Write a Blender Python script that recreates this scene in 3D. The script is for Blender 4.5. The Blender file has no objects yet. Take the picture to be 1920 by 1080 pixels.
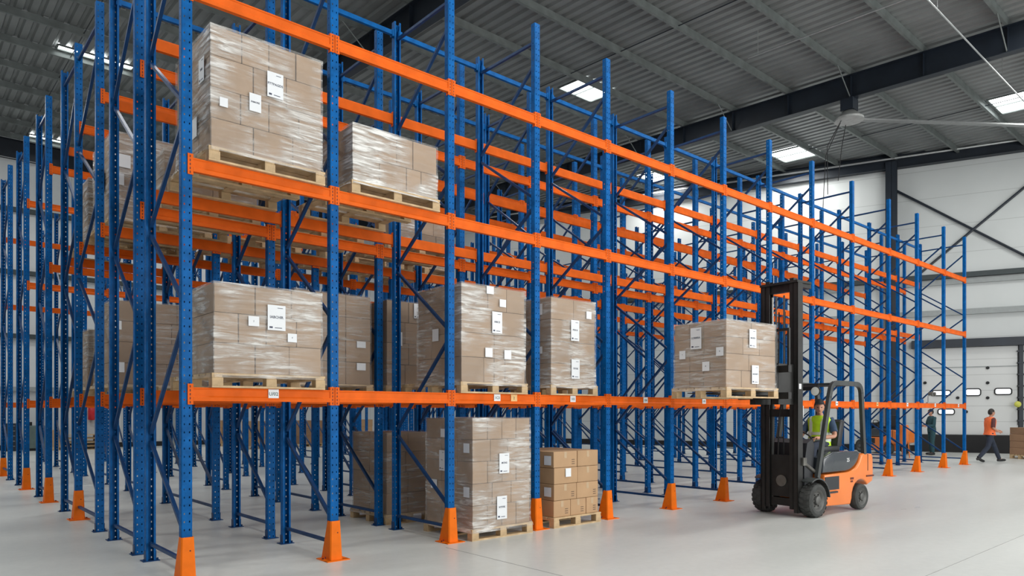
import bpy, bmesh, math, random
from mathutils import Vector, Matrix, noise
random.seed(7)
SC = bpy.context.scene
COL = SC.collection
V = Vector
PI = math.pi

# ------------------------------------------------------------------ materials
def new_mat(name):
    m = bpy.data.materials.new(name); m.use_nodes = True
    nt = m.node_tree
    for n in list(nt.nodes): nt.nodes.remove(n)
    out = nt.nodes.new('ShaderNodeOutputMaterial')
    return m, nt, out

def N(nt, typ, **kw):
    n = nt.nodes.new(typ)
    for k, v in kw.items():
        if k in n.inputs.keys(): n.inputs[k].default_value = v
        else: setattr(n, k, v)
    return n

def ramp(nt, fac, stops):
    r = nt.nodes.new('ShaderNodeValToRGB')
    e = r.color_ramp.elements
    while len(e) < len(stops): e.new(0.5)
    for i, (p, c) in enumerate(stops):
        e[i].position = p; e[i].color = (c[0], c[1], c[2], 1)
    nt.links.new(fac, r.inputs[0])
    return r

def simple(name, col, rough=0.5, metal=0.0, var=0.12, scale=6.0, bump=0.0, coat=0.0, rnd=0.0, spec=0.5):
    m, nt, out = new_mat(name)
    b = N(nt, 'ShaderNodeBsdfPrincipled', Roughness=rough, Metallic=metal)
    if coat: b.inputs['Coat Weight'].default_value = coat
    b.inputs['Specular IOR Level'].default_value = spec
    tc = N(nt, 'ShaderNodeTexCoord')
    nz = N(nt, 'ShaderNodeTexNoise', Scale=scale, Detail=4.0)
    nt.links.new(tc.outputs['Object'], nz.inputs['Vector'])
    lo = [c * (1 - var) for c in col]; hi = [min(1, c * (1 + var)) for c in col]
    r = ramp(nt, nz.outputs['Fac'], [(0.3, lo), (0.7, hi)])
    csock = r.outputs['Color']
    if rnd:
        oi = N(nt, 'ShaderNodeObjectInfo')
        mr = N(nt, 'ShaderNodeMapRange'); mr.inputs[3].default_value = 1 - rnd; mr.inputs[4].default_value = 1 + rnd
        nt.links.new(oi.outputs['Random'], mr.inputs[0])
        hsv = N(nt, 'ShaderNodeHueSaturation')
        nt.links.new(mr.outputs[0], hsv.inputs['Value']); nt.links.new(csock, hsv.inputs['Color'])
        csock = hsv.outputs['Color']
    nt.links.new(csock, b.inputs['Base Color'])
    if bump:
        bp = N(nt, 'ShaderNodeBump', Strength=bump, Distance=0.01)
        nz2 = N(nt, 'ShaderNodeTexNoise', Scale=scale * 8, Detail=3.0)
        nt.links.new(tc.outputs['Object'], nz2.inputs['Vector'])
        nt.links.new(nz2.outputs['Fac'], bp.inputs['Height']); nt.links.new(bp.outputs['Normal'], b.inputs['Normal'])
    nt.links.new(b.outputs[0], out.inputs[0])
    return m

M = {}
M['blue'] = simple('rack_blue_paint', (0.002, 0.098, 0.32), 0.45, 0.0, 0.25, 9, spec=0.10)
M['bluedark'] = simple('brace_blue_paint', (0.003, 0.040, 0.135), 0.42, 0.0, 0.2, 9, spec=0.3)
M['orange'] = simple('beam_orange_paint', (0.74, 0.122, 0.010), 0.5, 0.0, 0.12, 5, spec=0.10)
M['guard'] = simple('guard_orange_paint', (0.84, 0.17, 0.008), 0.5, 0.0, 0.08, 8, spec=0.12)
M['slot'] = simple('connector_slot_dark', (0.12, 0.02, 0.01), 0.7)
M['wood'] = simple('pallet_wood', (0.55, 0.39, 0.22), 0.75, 0, 0.25, 7, bump=0.3)
M['card'] = simple('cardboard', (0.34, 0.228, 0.142), 0.72, 0, 0.10, 2.5, rnd=0.10)
M['cardraw'] = simple('cardboard_plain', (0.45, 0.28, 0.15), 0.7, 0, 0.08, 2.5, rnd=0.06)
M['tape'] = simple('packing_tape', (0.50, 0.36, 0.22), 0.25, 0, 0.05)
M['print'] = simple('carton_print', (0.13, 0.08, 0.05), 0.7)
M['paper'] = simple('label_paper', (0.78, 0.80, 0.82), 0.5, 0, 0.02)
M['ink'] = simple('label_ink', (0.05, 0.06, 0.10), 0.6)
M['inkgreen'] = simple('tag_ink', (0.08, 0.13, 0.11), 0.6)
M['tagyellow'] = simple('tag_yellow', (0.80, 0.48, 0.18), 0.5)
M['navy'] = simple('navy_steel', (0.012, 0.018, 0.028), 0.45, 0.0, 0.2, 2)
M['purlin'] = simple('galvanised_purlin', (0.16, 0.18, 0.175), 0.5, 0.2, 0.2, 3)
M['galv'] = simple('galvanised_pipe', (0.45, 0.47, 0.47), 0.35, 0.6, 0.1)
M['black'] = simple('black_rubber', (0.012, 0.012, 0.013), 0.7)
M['tyre'] = simple('tyre_rubber', (0.045, 0.047, 0.045), 0.8, 0, 0.3, 8, bump=0.3)
M['rim'] = simple('wheel_rim_paint', (0.10, 0.10, 0.095), 0.5, 0.3, 0.2, 10)
M['mast'] = simple('mast_steel', (0.022, 0.022, 0.021), 0.42, 0.3, 0.3, 6)
M['mastgrey'] = simple('mast_worn_steel', (0.16, 0.155, 0.14), 0.4, 0.5, 0.3, 6)
M['guardgrey'] = simple('overhead_guard_grey', (0.045, 0.05, 0.05), 0.4, 0.0, 0.15, 5)
M['fork_orange'] = simple('forklift_orange', (0.80, 0.20, 0.03), 0.30, 0.0, 0.06, 3, coat=0.4)
M['hood'] = simple('forklift_hood_grey', (0.035, 0.042, 0.05), 0.25, 0.0, 0.1, 3, coat=0.4)
M['dash'] = simple('forklift_black_plastic', (0.018, 0.02, 0.024), 0.5)
M['seat'] = simple('seat_vinyl', (0.012, 0.013, 0.016), 0.5)
M['steel'] = simple('bare_steel', (0.35, 0.34, 0.32), 0.35, 0.8)
M['white'] = simple('white_paint', (0.75, 0.76, 0.75), 0.5, 0, 0.03)
M['red'] = simple('extinguisher_red', (0.55, 0.02, 0.03), 0.3)
M['skin'] = simple('skin', (0.52, 0.26, 0.17), 0.5, 0, 0.06, 12)
M['eye'] = simple('eye_dark', (0.03, 0.02, 0.015), 0.2)
M['lip'] = simple('lips', (0.35, 0.11, 0.09), 0.5)
M['hair'] = simple('dark_hair', (0.025, 0.018, 0.014), 0.6)
M['cap'] = simple('dark_cap', (0.015, 0.016, 0.02), 0.7)
M['hivisy'] = simple('hivis_yellow', (0.52, 0.80, 0.02), 0.6, 0, 0.1, 14)
M['hiviso'] = simple('hivis_orange', (0.95, 0.17, 0.04), 0.6, 0, 0.1, 14)
M['reflect'] = simple('reflective_band', (0.62, 0.66, 0.55), 0.3)
M['shirtblue'] = simple('blue_shirt', (0.035, 0.065, 0.12), 0.8, 0, 0.15, 20)
M['shirtmaroon'] = simple('maroon_shirt', (0.10, 0.03, 0.03), 0.8, 0, 0.15, 20)
M['trousers'] = simple('navy_trousers', (0.022, 0.030, 0.050), 0.85, 0, 0.2, 16)
M['overall'] = simple('teal_overalls', (0.02, 0.07, 0.085), 0.85, 0, 0.2, 16)
M['shoe'] = simple('black_shoe', (0.01, 0.01, 0.011), 0.5)
M['joint'] = simple('floor_joint_sealant', (0.33, 0.33, 0.32), 0.8)
M['greygreen'] = simple('machine_green', (0.10, 0.14, 0.13), 0.5)
M['yellow'] = simple('warning_yellow', (0.62, 0.62, 0.10), 0.4)
M['bumper'] = simple('dock_bumper_black', (0.008, 0.008, 0.009), 0.7)
M['grey'] = simple('wall_rail_grey', (0.30, 0.32, 0.32), 0.5, 0, 0.06)
M['darkrail'] = simple('wall_rail_dark', (0.03, 0.042, 0.045), 0.5, 0, 0.1)
M['fan'] = simple('fan_grey_white', (0.42, 0.43, 0.42), 0.45, 0.2)
M['blade'] = simple('fan_blade_metal', (0.30, 0.31, 0.31), 0.35, 0.5, 0.08)
M['brickcard'] = simple('small_carton_brown', (0.28, 0.16, 0.09), 0.7, 0, 0.12, 3, rnd=0.15)

def floor_mat():
    m, nt, out = new_mat('polished_concrete')
    b = N(nt, 'ShaderNodeBsdfPrincipled', Roughness=0.34)
    tc = N(nt, 'ShaderNodeTexCoord')
    n1 = N(nt, 'ShaderNodeTexNoise', Scale=0.35, Detail=6.0, Roughness=0.6)
    n2 = N(nt, 'ShaderNodeTexNoise', Scale=9.0, Detail=6.0, Roughness=0.7)
    mp = N(nt, 'ShaderNodeMapping'); mp.inputs['Scale'].default_value = (0.25, 1.0, 1.0)
    nt.links.new(tc.outputs['Object'], mp.inputs['Vector'])
    nt.links.new(mp.outputs[0], n1.inputs['Vector']); nt.links.new(tc.outputs['Object'], n2.inputs['Vector'])
    mx = N(nt, 'ShaderNodeMath', operation='MULTIPLY_ADD'); mx.inputs[1].default_value = 0.35
    nt.links.new(n2.outputs['Fac'], mx.inputs[0]); nt.links.new(n1.outputs['Fac'], mx.inputs[2])
    r = ramp(nt, mx.outputs[0], [(0.42, (0.53, 0.545, 0.52)), (0.85, (0.69, 0.705, 0.675))])
    nt.links.new(r.outputs['Color'], b.inputs['Base Color'])
    r2 = ramp(nt, n1.outputs['Fac'], [(0.3, (0.26,) * 3), (0.7, (0.45,) * 3)])
    nt.links.new(r2.outputs['Color'], b.inputs['Roughness'])
    nt.links.new(b.outputs[0], out.inputs[0])
    return m
M['floor'] = floor_mat()

def wall_mat(name, col, pitch, axis):
    # faint panel joints every `pitch` metres along an object axis
    m, nt, out = new_mat(name)
    b = N(nt, 'ShaderNodeBsdfPrincipled', Roughness=0.55)
    tc = N(nt, 'ShaderNodeTexCoord'); sp = N(nt, 'ShaderNodeSeparateXYZ')
    nt.links.new(tc.outputs['Object'], sp.inputs[0])
    md = N(nt, 'ShaderNodeMath', operation='PINGPONG'); md.inputs[1].default_value = pitch / 2
    nt.links.new(sp.outputs[axis], md.inputs[0])
    r = ramp(nt, md.outputs[0], [(0.0, [c * 0.72 for c in col]), (0.02, col)])
    nz = N(nt, 'ShaderNodeTexNoise', Scale=0.5, Detail=3.0)
    nt.links.new(tc.outputs['Object'], nz.inputs['Vector'])
    r2 = ramp(nt, nz.outputs['Fac'], [(0.3, (0.93,) * 3), (0.7, (1.0,) * 3)])
    mix = N(nt, 'ShaderNodeMix', data_type='RGBA', blend_type='MULTIPLY'); mix.inputs[0].default_value = 1
    nt.links.new(r.outputs[0], mix.inputs[6]); nt.links.new(r2.outputs[0], mix.inputs[7])
    nt.links.new(mix.outputs[2], b.inputs['Base Color'])
    nt.links.new(b.outputs[0], out.inputs[0])
    return m
M['wallr'] = wall_mat('white_cladding_right', (0.62, 0.645, 0.64), 1.15, 2)
M['wallb'] = wall_mat('white_cladding_back', (0.60, 0.62, 0.63), 1.0, 0)
M['doorpanel'] = wall_mat('dock_door_white', (0.68, 0.69, 0.68), 0.62, 2)
M['roof'] = simple('corrugated_roof_steel', (0.225, 0.238, 0.236), 0.45, 0.3, 0.16, 0.7)

def emis(name, col, s):
    m, nt, out = new_mat(name)
    e = N(nt, 'ShaderNodeEmission', Strength=s); e.inputs[0].default_value = (*col, 1)
    tc = N(nt, 'ShaderNodeTexCoord'); nz = N(nt, 'ShaderNodeTexNoise', Scale=1.5)
    nt.links.new(tc.outputs['Object'], nz.inputs['Vector'])
    r = ramp(nt, nz.outputs['Fac'], [(0.3, [c * 0.92 for c in col]), (0.7, col)])
    nt.links.new(r.outputs[0], e.inputs[0]); nt.links.new(e.outputs[0], out.inputs[0])
    return m
M['sky'] = emis('skylight_daylight', (0.95, 1.0, 0.99), 7.0)
M['winglow'] = emis('door_window_daylight', (0.95, 0.98, 1.0), 1.6)
M['lamp'] = simple('lamp_lens', (0.75, 0.76, 0.70), 0.2)

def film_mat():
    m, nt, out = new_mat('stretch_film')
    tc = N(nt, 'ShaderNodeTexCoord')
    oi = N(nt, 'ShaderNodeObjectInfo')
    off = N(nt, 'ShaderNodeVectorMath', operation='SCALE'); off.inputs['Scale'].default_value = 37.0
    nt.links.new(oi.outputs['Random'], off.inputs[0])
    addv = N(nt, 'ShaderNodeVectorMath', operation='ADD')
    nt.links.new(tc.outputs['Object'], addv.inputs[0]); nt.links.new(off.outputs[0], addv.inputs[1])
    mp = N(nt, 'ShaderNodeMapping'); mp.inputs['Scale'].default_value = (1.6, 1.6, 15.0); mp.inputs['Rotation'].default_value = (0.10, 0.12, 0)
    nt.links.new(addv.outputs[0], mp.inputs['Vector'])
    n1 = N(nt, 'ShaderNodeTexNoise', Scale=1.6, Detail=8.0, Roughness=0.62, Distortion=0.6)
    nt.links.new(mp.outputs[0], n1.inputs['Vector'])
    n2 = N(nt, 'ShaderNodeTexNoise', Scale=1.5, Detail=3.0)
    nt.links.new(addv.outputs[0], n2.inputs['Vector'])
    s = ramp(nt, n1.outputs['Fac'], [(0.38, (0.04,) * 3), (0.52, (0.36,) * 3), (0.66, (0.95,) * 3)])  # white streaks paint in glare along with the cloudy wrinkles
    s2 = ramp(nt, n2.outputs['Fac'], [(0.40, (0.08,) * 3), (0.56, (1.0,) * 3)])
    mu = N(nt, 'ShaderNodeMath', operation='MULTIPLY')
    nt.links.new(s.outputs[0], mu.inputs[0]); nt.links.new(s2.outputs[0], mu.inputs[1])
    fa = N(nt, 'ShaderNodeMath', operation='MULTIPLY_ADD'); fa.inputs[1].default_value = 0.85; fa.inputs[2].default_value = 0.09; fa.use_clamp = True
    sc = N(nt, 'ShaderNodeSeparateColor'); nt.links.new(oi.outputs['Color'], sc.inputs[0])  # object colour sets how strong the painted glare is per load
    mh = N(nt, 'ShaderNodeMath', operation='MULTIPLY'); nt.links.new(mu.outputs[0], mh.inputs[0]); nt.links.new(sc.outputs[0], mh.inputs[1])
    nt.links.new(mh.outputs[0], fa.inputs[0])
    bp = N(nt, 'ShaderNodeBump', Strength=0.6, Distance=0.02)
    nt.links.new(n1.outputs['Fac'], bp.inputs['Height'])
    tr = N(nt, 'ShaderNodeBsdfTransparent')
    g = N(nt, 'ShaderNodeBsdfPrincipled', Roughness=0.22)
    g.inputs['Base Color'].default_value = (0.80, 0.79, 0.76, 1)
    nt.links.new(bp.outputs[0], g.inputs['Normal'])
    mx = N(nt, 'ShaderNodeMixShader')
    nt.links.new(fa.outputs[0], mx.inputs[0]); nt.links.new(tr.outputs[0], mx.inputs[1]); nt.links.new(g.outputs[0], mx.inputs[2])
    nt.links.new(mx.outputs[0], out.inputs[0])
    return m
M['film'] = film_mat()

# ------------------------------------------------------------------ mesh builder
class MB:
    def __init__(s): s.v = []; s.f = []; s.mi = []
    def add(s, vs, fs, mi=0):
        o = len(s.v); s.v += [tuple(v) for v in vs]
        for f in fs: s.f.append([i + o for i in f]); s.mi.append(mi)
        return s
    def box(s, x0, x1, y0, y1, z0, z1, mi=0):
        vs = [(x0,y0,z0),(x1,y0,z0),(x1,y1,z0),(x0,y1,z0),(x0,y0,z1),(x1,y0,z1),(x1,y1,z1),(x0,y1,z1)]
        return s.add(vs, [(0,3,2,1),(4,5,6,7),(0,1,5,4),(1,2,6,5),(2,3,7,6),(3,0,4,7)], mi)
    def bbox(s, x0, x1, y0, y1, z0, z1, b=0.01, mi=0):
        # box with chamfered edges
        vs = []; xs = (x0, x1); ys = (y0, y1); zs = (z0, z1)
        bm = bmesh.new()
        c = [bm.verts.new((xs[i], ys[j], zs[k])) for k in (0,1) for j in (0,1) for i in (0,1)]
        for f in ((0,2,3,1),(4,5,7,6),(0,1,5,4),(1,3,7,5),(3,2,6,7),(2,0,4,6)): bm.faces.new([c[i] for i in f])
        bmesh.ops.bevel(bm, geom=bm.edges[:], offset=b, segments=2, affect='EDGES', profile=0.5)
        bm.verts.index_update()
        s.add([v.co[:] for v in bm.verts], [[v.index for v in f.verts] for f in bm.faces], mi)
        bm.free(); return s
    def bar(s, p, q, w, h, mi=0, up=(0,0,1)):
        # rectangular bar from p to q, w sideways, h along up
        p = V(p); q = V(q); d = (q - p).normalized(); u = V(up)
        if abs(d.dot(u)) > 0.98: u = V((1,0,0))
        sd = d.cross(u).normalized(); u = sd.cross(d).normalized()
        vs = []
        for c in (p, q):
            for a, b in ((-1,-1),(1,-1),(1,1),(-1,1)): vs.append(c + sd * (a*w/2) + u * (b*h/2))
        return s.add(vs, [(3,2,1,0),(4,5,6,7),(0,1,5,4),(1,2,6,5),(2,3,7,6),(3,0,4,7)], mi)
    def tube(s, pts, rad, n=10, mi=0, caps=True, flat=1.0):
        pts = [V(p) for p in pts]
        if not isinstance(rad, (list, tuple)): rad = [rad] * len(pts)
        t0 = (pts[1] - pts[0]).normalized()
        up = V((0,0,1)) if abs(t0.z) < 0.9 else V((1,0,0))
        a = t0.cross(up).normalized(); vs = []
        for i, p in enumerate(pts):
            if i == 0: t = t0
            elif i == len(pts) - 1: t = (pts[i] - pts[i-1]).normalized()
            else: t = ((pts[i+1] - p).normalized() + (p - pts[i-1]).normalized()).normalized()
            a = (a - t * a.dot(t)).normalized(); b = t.cross(a)
            for k in range(n):
                an = 2*PI*k/n
                vs.append(p + a * (math.cos(an)*rad[i]) + b * (math.sin(an)*rad[i]*flat))
        fs = []
        for i in range(len(pts)-1):
            for k in range(n):
                fs.append((i*n+k, i*n+(k+1)%n, (i+1)*n+(k+1)%n, (i+1)*n+k))
        if caps: fs.append(tuple(range(n-1,-1,-1))); fs.append(tuple(range((len(pts)-1)*n, len(pts)*n)))
        return s.add(vs, fs, mi)
    def prism(s, prof, a0, a1, axis='y', mi=0):
        # profile of 2D points (in the other two axes) extruded from a0 to a1
        n = len(prof); vs = []
        for a in (a0, a1):
            for (p, q) in prof:
                vs.append({'x': (a,p,q), 'y': (p,a,q), 'z': (p,q,a)}[axis])
        fs = [tuple(range(n)), tuple(range(2*n-1, n-1, -1))]
        for i in range(n): fs.append((i, n+i, n+(i+1)%n, (i+1)%n))
        return s.add(vs, fs, mi)
    def lathe(s, prof, c, axis='y', n=28, mi=0):
        # prof: (radius, height along the axis)
        vs = []; c = V(c)
        for (r, h) in prof:
            for k in range(n):
                an = 2*PI*k/n; x, y = r*math.cos(an), r*math.sin(an)
                vs.append(c + V({'y': (x,h,y), 'z': (x,y,h), 'x': (h,x,y)}[axis]))
        fs = []
        for i in range(len(prof)-1):
            for k in range(n): fs.append((i*n+k, i*n+(k+1)%n, (i+1)*n+(k+1)%n, (i+1)*n+k))
        return s.add(vs, fs, mi)
    def sphere(s, c, rx, ry, rz, n=12, m=8, mi=0, fn=None):
        vs = []; c = V(c)
        for i in range(m+1):
            th = PI*i/m
            for k in range(n):
                an = 2*PI*k/n
                p = V((math.sin(th)*math.cos(an)*rx, math.sin(th)*math.sin(an)*ry, math.cos(th)*rz))
                if fn: p = fn(p)
                vs.append(c + p)
        fs = []
        for i in range(m):
            for k in range(n): fs.append((i*n+k, (i+1)*n+k, (i+1)*n+(k+1)%n, i*n+(k+1)%n))
        return s.add(vs, fs, mi)
    def loft(s, rings, n=20, mi=0, caps=False, e=0.8):
        # rings: (centre, side vector, forward vector, half width, half depth)
        vs = []
        for c, a, b, rx, ry in rings:
            c = V(c); a = V(a).normalized(); b = V(b).normalized()
            for k in range(n):
                an = 2*PI*k/n; ca, sa = math.cos(an), math.sin(an)
                vs.append(c + a*(rx*math.copysign(abs(ca)**e, ca)) + b*(ry*math.copysign(abs(sa)**e, sa)))
        fs = []
        for i in range(len(rings)-1):
            for k in range(n): fs.append((i*n+k, i*n+(k+1)%n, (i+1)*n+(k+1)%n, (i+1)*n+k))
        if caps: fs.append(tuple(range(n-1,-1,-1))); fs.append(tuple(range((len(rings)-1)*n, len(rings)*n)))
        return s.add(vs, fs, mi)
    def mesh(s, name, mats, smooth=0):
        me = bpy.data.meshes.new(name)
        me.from_pydata(s.v, [], s.f)
        for m in (mats if isinstance(mats, (list, tuple)) else [mats]): me.materials.append(m)
        if any(s.mi): me.polygons.foreach_set('material_index', s.mi)
        bm = bmesh.new(); bm.from_mesh(me)
        bmesh.ops.recalc_face_normals(bm, faces=bm.faces); bm.to_mesh(me); bm.free()
        if smooth:
            me.polygons.foreach_set('use_smooth', [True]*len(me.polygons))
            me.set_sharp_from_angle(angle=math.radians(smooth))
        me.update(); return me

def link(name, me, parent=None, loc=None, rotz=None):
    o = bpy.data.objects.new(name, me); COL.objects.link(o)
    if parent is not None: o.parent = parent
    if loc is not None: o.location = loc
    if rotz is not None: o.rotation_euler = (0, 0, rotz)
    return o
def obj(name, mb, mats, parent=None, loc=None, rotz=None, smooth=0):
    return link(name, mb.mesh(name, mats, smooth), parent, loc, rotz)
def tag(o, label, cat, group=None):
    o['label'] = label; o['category'] = cat
    if group: o['group'] = group
    return o
def thing(name, label, cat, loc=(0,0,0), rotz=0, group=None):
    return tag(link(name, None, None, loc, rotz), label, cat, group)
def struct(name, mb, mats, parent=None, loc=None, rotz=None, smooth=0):
    o = obj(name, mb, mats, parent, loc, rotz, smooth); o['kind'] = 'structure'; return o
def struct_link(name, me, parent=None, loc=None, rotz=None):
    o = link(name, me, parent, loc, rotz); o['kind'] = 'structure'; return o

TEXT_CACHE = {}
def text_mesh(txt, size, mat, thick=0.0012):
    key = (txt, round(size, 4), mat.name)
    if key in TEXT_CACHE: return TEXT_CACHE[key]
    cu = bpy.data.curves.new('lettering', 'FONT'); cu.body = txt; cu.size = size
    cu.align_x = 'CENTER'; cu.align_y = 'CENTER'; cu.extrude = thick; cu.resolution_u = 2; cu.offset = size*0.012
    cu.materials.append(mat)
    o = bpy.data.objects.new('lettering', cu); COL.objects.link(o)
    bpy.context.view_layer.update()
    me = bpy.data.meshes.new_from_object(o.evaluated_get(bpy.context.evaluated_depsgraph_get()))
    bpy.data.objects.remove(o)
    TEXT_CACHE[key] = me
    return me

ORD = 'first second third fourth fifth sixth seventh eighth ninth tenth eleventh twelfth thirteenth fourteenth'.split()

# ------------------------------------------------------------------ layout (X along the rack face, Y into the racks)
RS = [2.125, 3.666, 5.261, 6.738, 8.227, 9.851, 11.454, 13.097, 14.894, 16.878, 19.03, 20.951, 23.031, 24.871]
D0 = 7.18
LEVEL = [1.80, 4.01, 5.68]
UH = 7.02
ROWLV = [LEVEL, [1.80, 3.93, 5.55], [1.80, 4.10, 5.92], [1.80, 4.22, 6.0], [1.80, 4.28, 6.0], [1.80, 4.3, 6.0]]
ROWH = [1.0, 1.012, 1.025, 1.042, 1.055, 1.07, 1.07, 1.07]
ROWS = [  # (row word, depths of its uprights from the face)
    ('front row', [0.0, 1.25]), ('second row', [1.72, 2.92]), ('third row', [3.75, 5.2, 6.35]),
    ('fourth row', [7.9, 9.0]), ('fifth row', [10.7, 11.85]), ('sixth row', [13.4, 14.8]),
    ('seventh row', [16.4, 17.5]), ('eighth row', [19.0, 20.1])]

# ------------------------------------------------------------------ the setting
WP = V((32.3, 9.47)); WD = V((-0.3601, 0.9329)).normalized()      # right wall: a point and its direction
WANG = math.atan2(WD.y, WD.x)
WN = V((-WD.y, WD.x))                                             # towards the hall
if WN.dot(V((0,0)) - WP) < 0: WN = -WN
def wall_t(d): return (d - WP.y) / WD.y

mb = MB(); mb.box(-14, 42, -8, 38, -0.2, 0.0); struct('floor', mb, M['floor'])
for i, (a, b) in enumerate((((-10, 2.56), (33, 2.56)), ((5.0, -6), (5.0, 6.9)), ((-2.2, -6), (-2.2, 36)))):
    mb = MB(); mb.bar((a[0], a[1], 0.0005), (b[0], b[1], 0.0005), 0.007, 0.003); struct('floor_joint_line', mb, M['joint'])

ROOF0, RSL = 11.82, 0.04
def roofz(d): return ROOF0 + RSL * d
# corrugated roof deck, ribs running into the hall
mb = MB(); pts = []; r = -8.0
while r < 38.0:
    pts += [(r, 0.0), (r + 0.16, 0.0), (r + 0.205, 0.06), (r + 0.275, 0.06)]; r += 0.32
pts.append((r, 0.0))
y0, y1 = 1.5, 37.2
vs = [(p, y0, roofz(y0) + h) for p, h in pts] + [(p, y1, roofz(y1) + h) for p, h in pts]
n = len(pts); mb.add(vs, [(i, i+1, n+i+1, n+i) for i in range(n-1)])
struct('ceiling', mb, M['roof'])
# purlins with a turned flange and pale strips imitating light through the rib gaps
mb = MB()
mb.prism([(0,0),(0.012,0),(0.012,0.19),(0.075,0.19),(0.075,0.202),(0,0.202)], -7.9, 38, 'x')
mb.box(-7.9, 38, 0, 0.075, -0.008, 0.004)
x = -7.6
purl = mb.mesh('ceiling_purlin', M['purlin'])
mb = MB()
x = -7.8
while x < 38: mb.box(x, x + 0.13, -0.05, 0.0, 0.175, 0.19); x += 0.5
gap_strip = mb.mesh('rib_gap_light', M['galv'])
k = 0
for i in range(-5, 12):
    d = 13.5 + 2.03 * i
    if d < 1.8 or d > 36.9: continue
    o = struct_link('ceiling_purlin', purl, None, (0, d, roofz(d) - 0.205)); o.rotation_euler = (math.atan(RSL)*0, 0, 0)
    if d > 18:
        link('rib_gap_light', gap_strip, o, (0, 0, 0))
# sag rods between the purlins
mb = MB()
for rr in (4.2, 16.1, 27.8): mb.tube([(rr, 1.6, roofz(1.6) - 0.14), (rr, 37, roofz(37) - 0.14)], 0.014, 6)
struct('ceiling_sag_rods', mb, M['navy'])
# rafters: deep dark I beams under the purlins
def ibeam(mb, p, q, w, h, fl=0.02, mi=0):
    p, q = V(p), V(q)
    mb.bar(p, q, 0.02, h, mi)
    for s_ in (-1, 1): mb.bar(p + V((0,0,s_*(h/2 - fl/2))), q + V((0,0,s_*(h/2 - fl/2))), w, fl, mi)
for rr in (-1.8, 10.2, 22.2):
    mb = MB(); hh = 0.72
    ibeam(mb, (rr, 1.6, roofz(1.6) - 0.22 - hh/2), (rr, 36.6, roofz(36.6) - 0.22 - hh/2), 0.26, hh)
    for d in [3.35 + 2.03*j for j in range(0, 17)]:
        mb.box(rr - 0.12, rr + 0.12, d - 0.006, d + 0.006, roofz(d) - 0.9, roofz(d) - 0.26)
    o = struct('ceiling_rafter_beam', mb, M['navy'])
    mb = MB()
    for d in [5.4 + 4.06*j for j in range(0, 8)]:
        mb.tube([(rr + 0.1, d, roofz(d) - 0.9), (rr + 1.0, d, roofz(d) - 0.16)], 0.016, 6)
        mb.tube([(rr - 0.1, d, roofz(d) - 0.9), (rr - 1.0, d, roofz(d) - 0.16)], 0.016, 6)
    obj('fly_brace', mb, M['purlin'], o)

# skylights let into the deck, plus glow strips standing for lit purlins
def skylight(i, r0, r1, d0, d1):
    mb = MB()
    z0, z1 = roofz(d0) - 0.012, roofz(d1) - 0.012
    mb.add([(r0,d0,z0),(r1,d0,z0),(r1,d1,z1),(r0,d1,z1),(r0,d0,z0+0.03),(r1,d0,z0+0.03),(r1,d1,z1+0.03),(r0,d1,z1+0.03)],
           [(0,1,2,3),(4,7,6,5),(0,4,5,1),(1,5,6,2),(2,6,7,3),(3,7,4,0)])
    o = struct('window_%d' % i, mb, M['sky'])
    mb = MB()
    for a, b in (((r0,d0),(r1,d0)),((r1,d0),(r1,d1)),((r1,d1),(r0,d1)),((r0,d1),(r0,d0))):
        mb.bar((a[0],a[1],roofz(a[1])-0.03), (b[0],b[1],roofz(b[1])-0.03), 0.05, 0.05)
    mb.bar(((r0+r1)/2, d0, roofz(d0)-0.03), ((r0+r1)/2, d1, roofz(d1)-0.03), 0.03, 0.04)
    obj('skylight_frame', mb, M['purlin'], o)
skylight(1, 16.75, 18.35, 15.62, 16.75)
skylight(2, 27.5, 29.0, 13.55, 15.15)
skylight(3, 27.6, 29.3, 6.2, 7.3)
skylight(4, 26.2, 27.6, 19.7, 21.0)
skylight(5, 3.8, 5.9, 25.25, 25.6)  # glowing strip standing for light along the purlin
skylight(6, 23.0, 24.4, 25.8, 27.0)
skylight(7, 4.3, 5.6, 35.4, 35.72)  # smaller glowing strip, imitating light on a farther purlin
skylight(8, 6.6, 8.2, 7.5, 9.2)
skylight(9, 8.5, 10.0, 1.9, 3.0)
skylight(10, 18.5, 20.0, 1.9, 3.0)

# back wall and its rails
mb = MB(); mb.box(-14, 23.5, 36.5, 36.8, 0, 12.4); struct('wall_back', mb, M['wallb'])
mb = MB(); mb.box(-14, 23.5, 36.42, 36.5, 0, 0.22); struct('baseboard_back', mb, M['bumper'])
for i, z in enumerate((2.6, 4.85, 7.55, 10.2)):
    mb = MB(); mb.box(-14, 22.5, 36.3, 36.5, z - 0.09, z + 0.09); struct('trim_%d' % (i+1), mb, M['grey'] if z < 3 else M['darkrail'])
mb = MB(); ibeam(mb, (-14, 36.55, 12.75), (23, 36.55, 12.75), 0.3, 0.85); struct('ceiling_eaves_beam', mb, M['navy'])
for i, rr in enumerate((-1.8, 10.2)):
    mb = MB(); mb.box(rr-0.15, rr+0.15, 36.1, 36.5, 0, 12.4); struct('wall_back_column', mb, M['grey'])

mb = MB(); mb.box(-14.3, -14, -8, 36.8, 0, 12.3); struct('wall_left', mb, M['wallb'])
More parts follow.
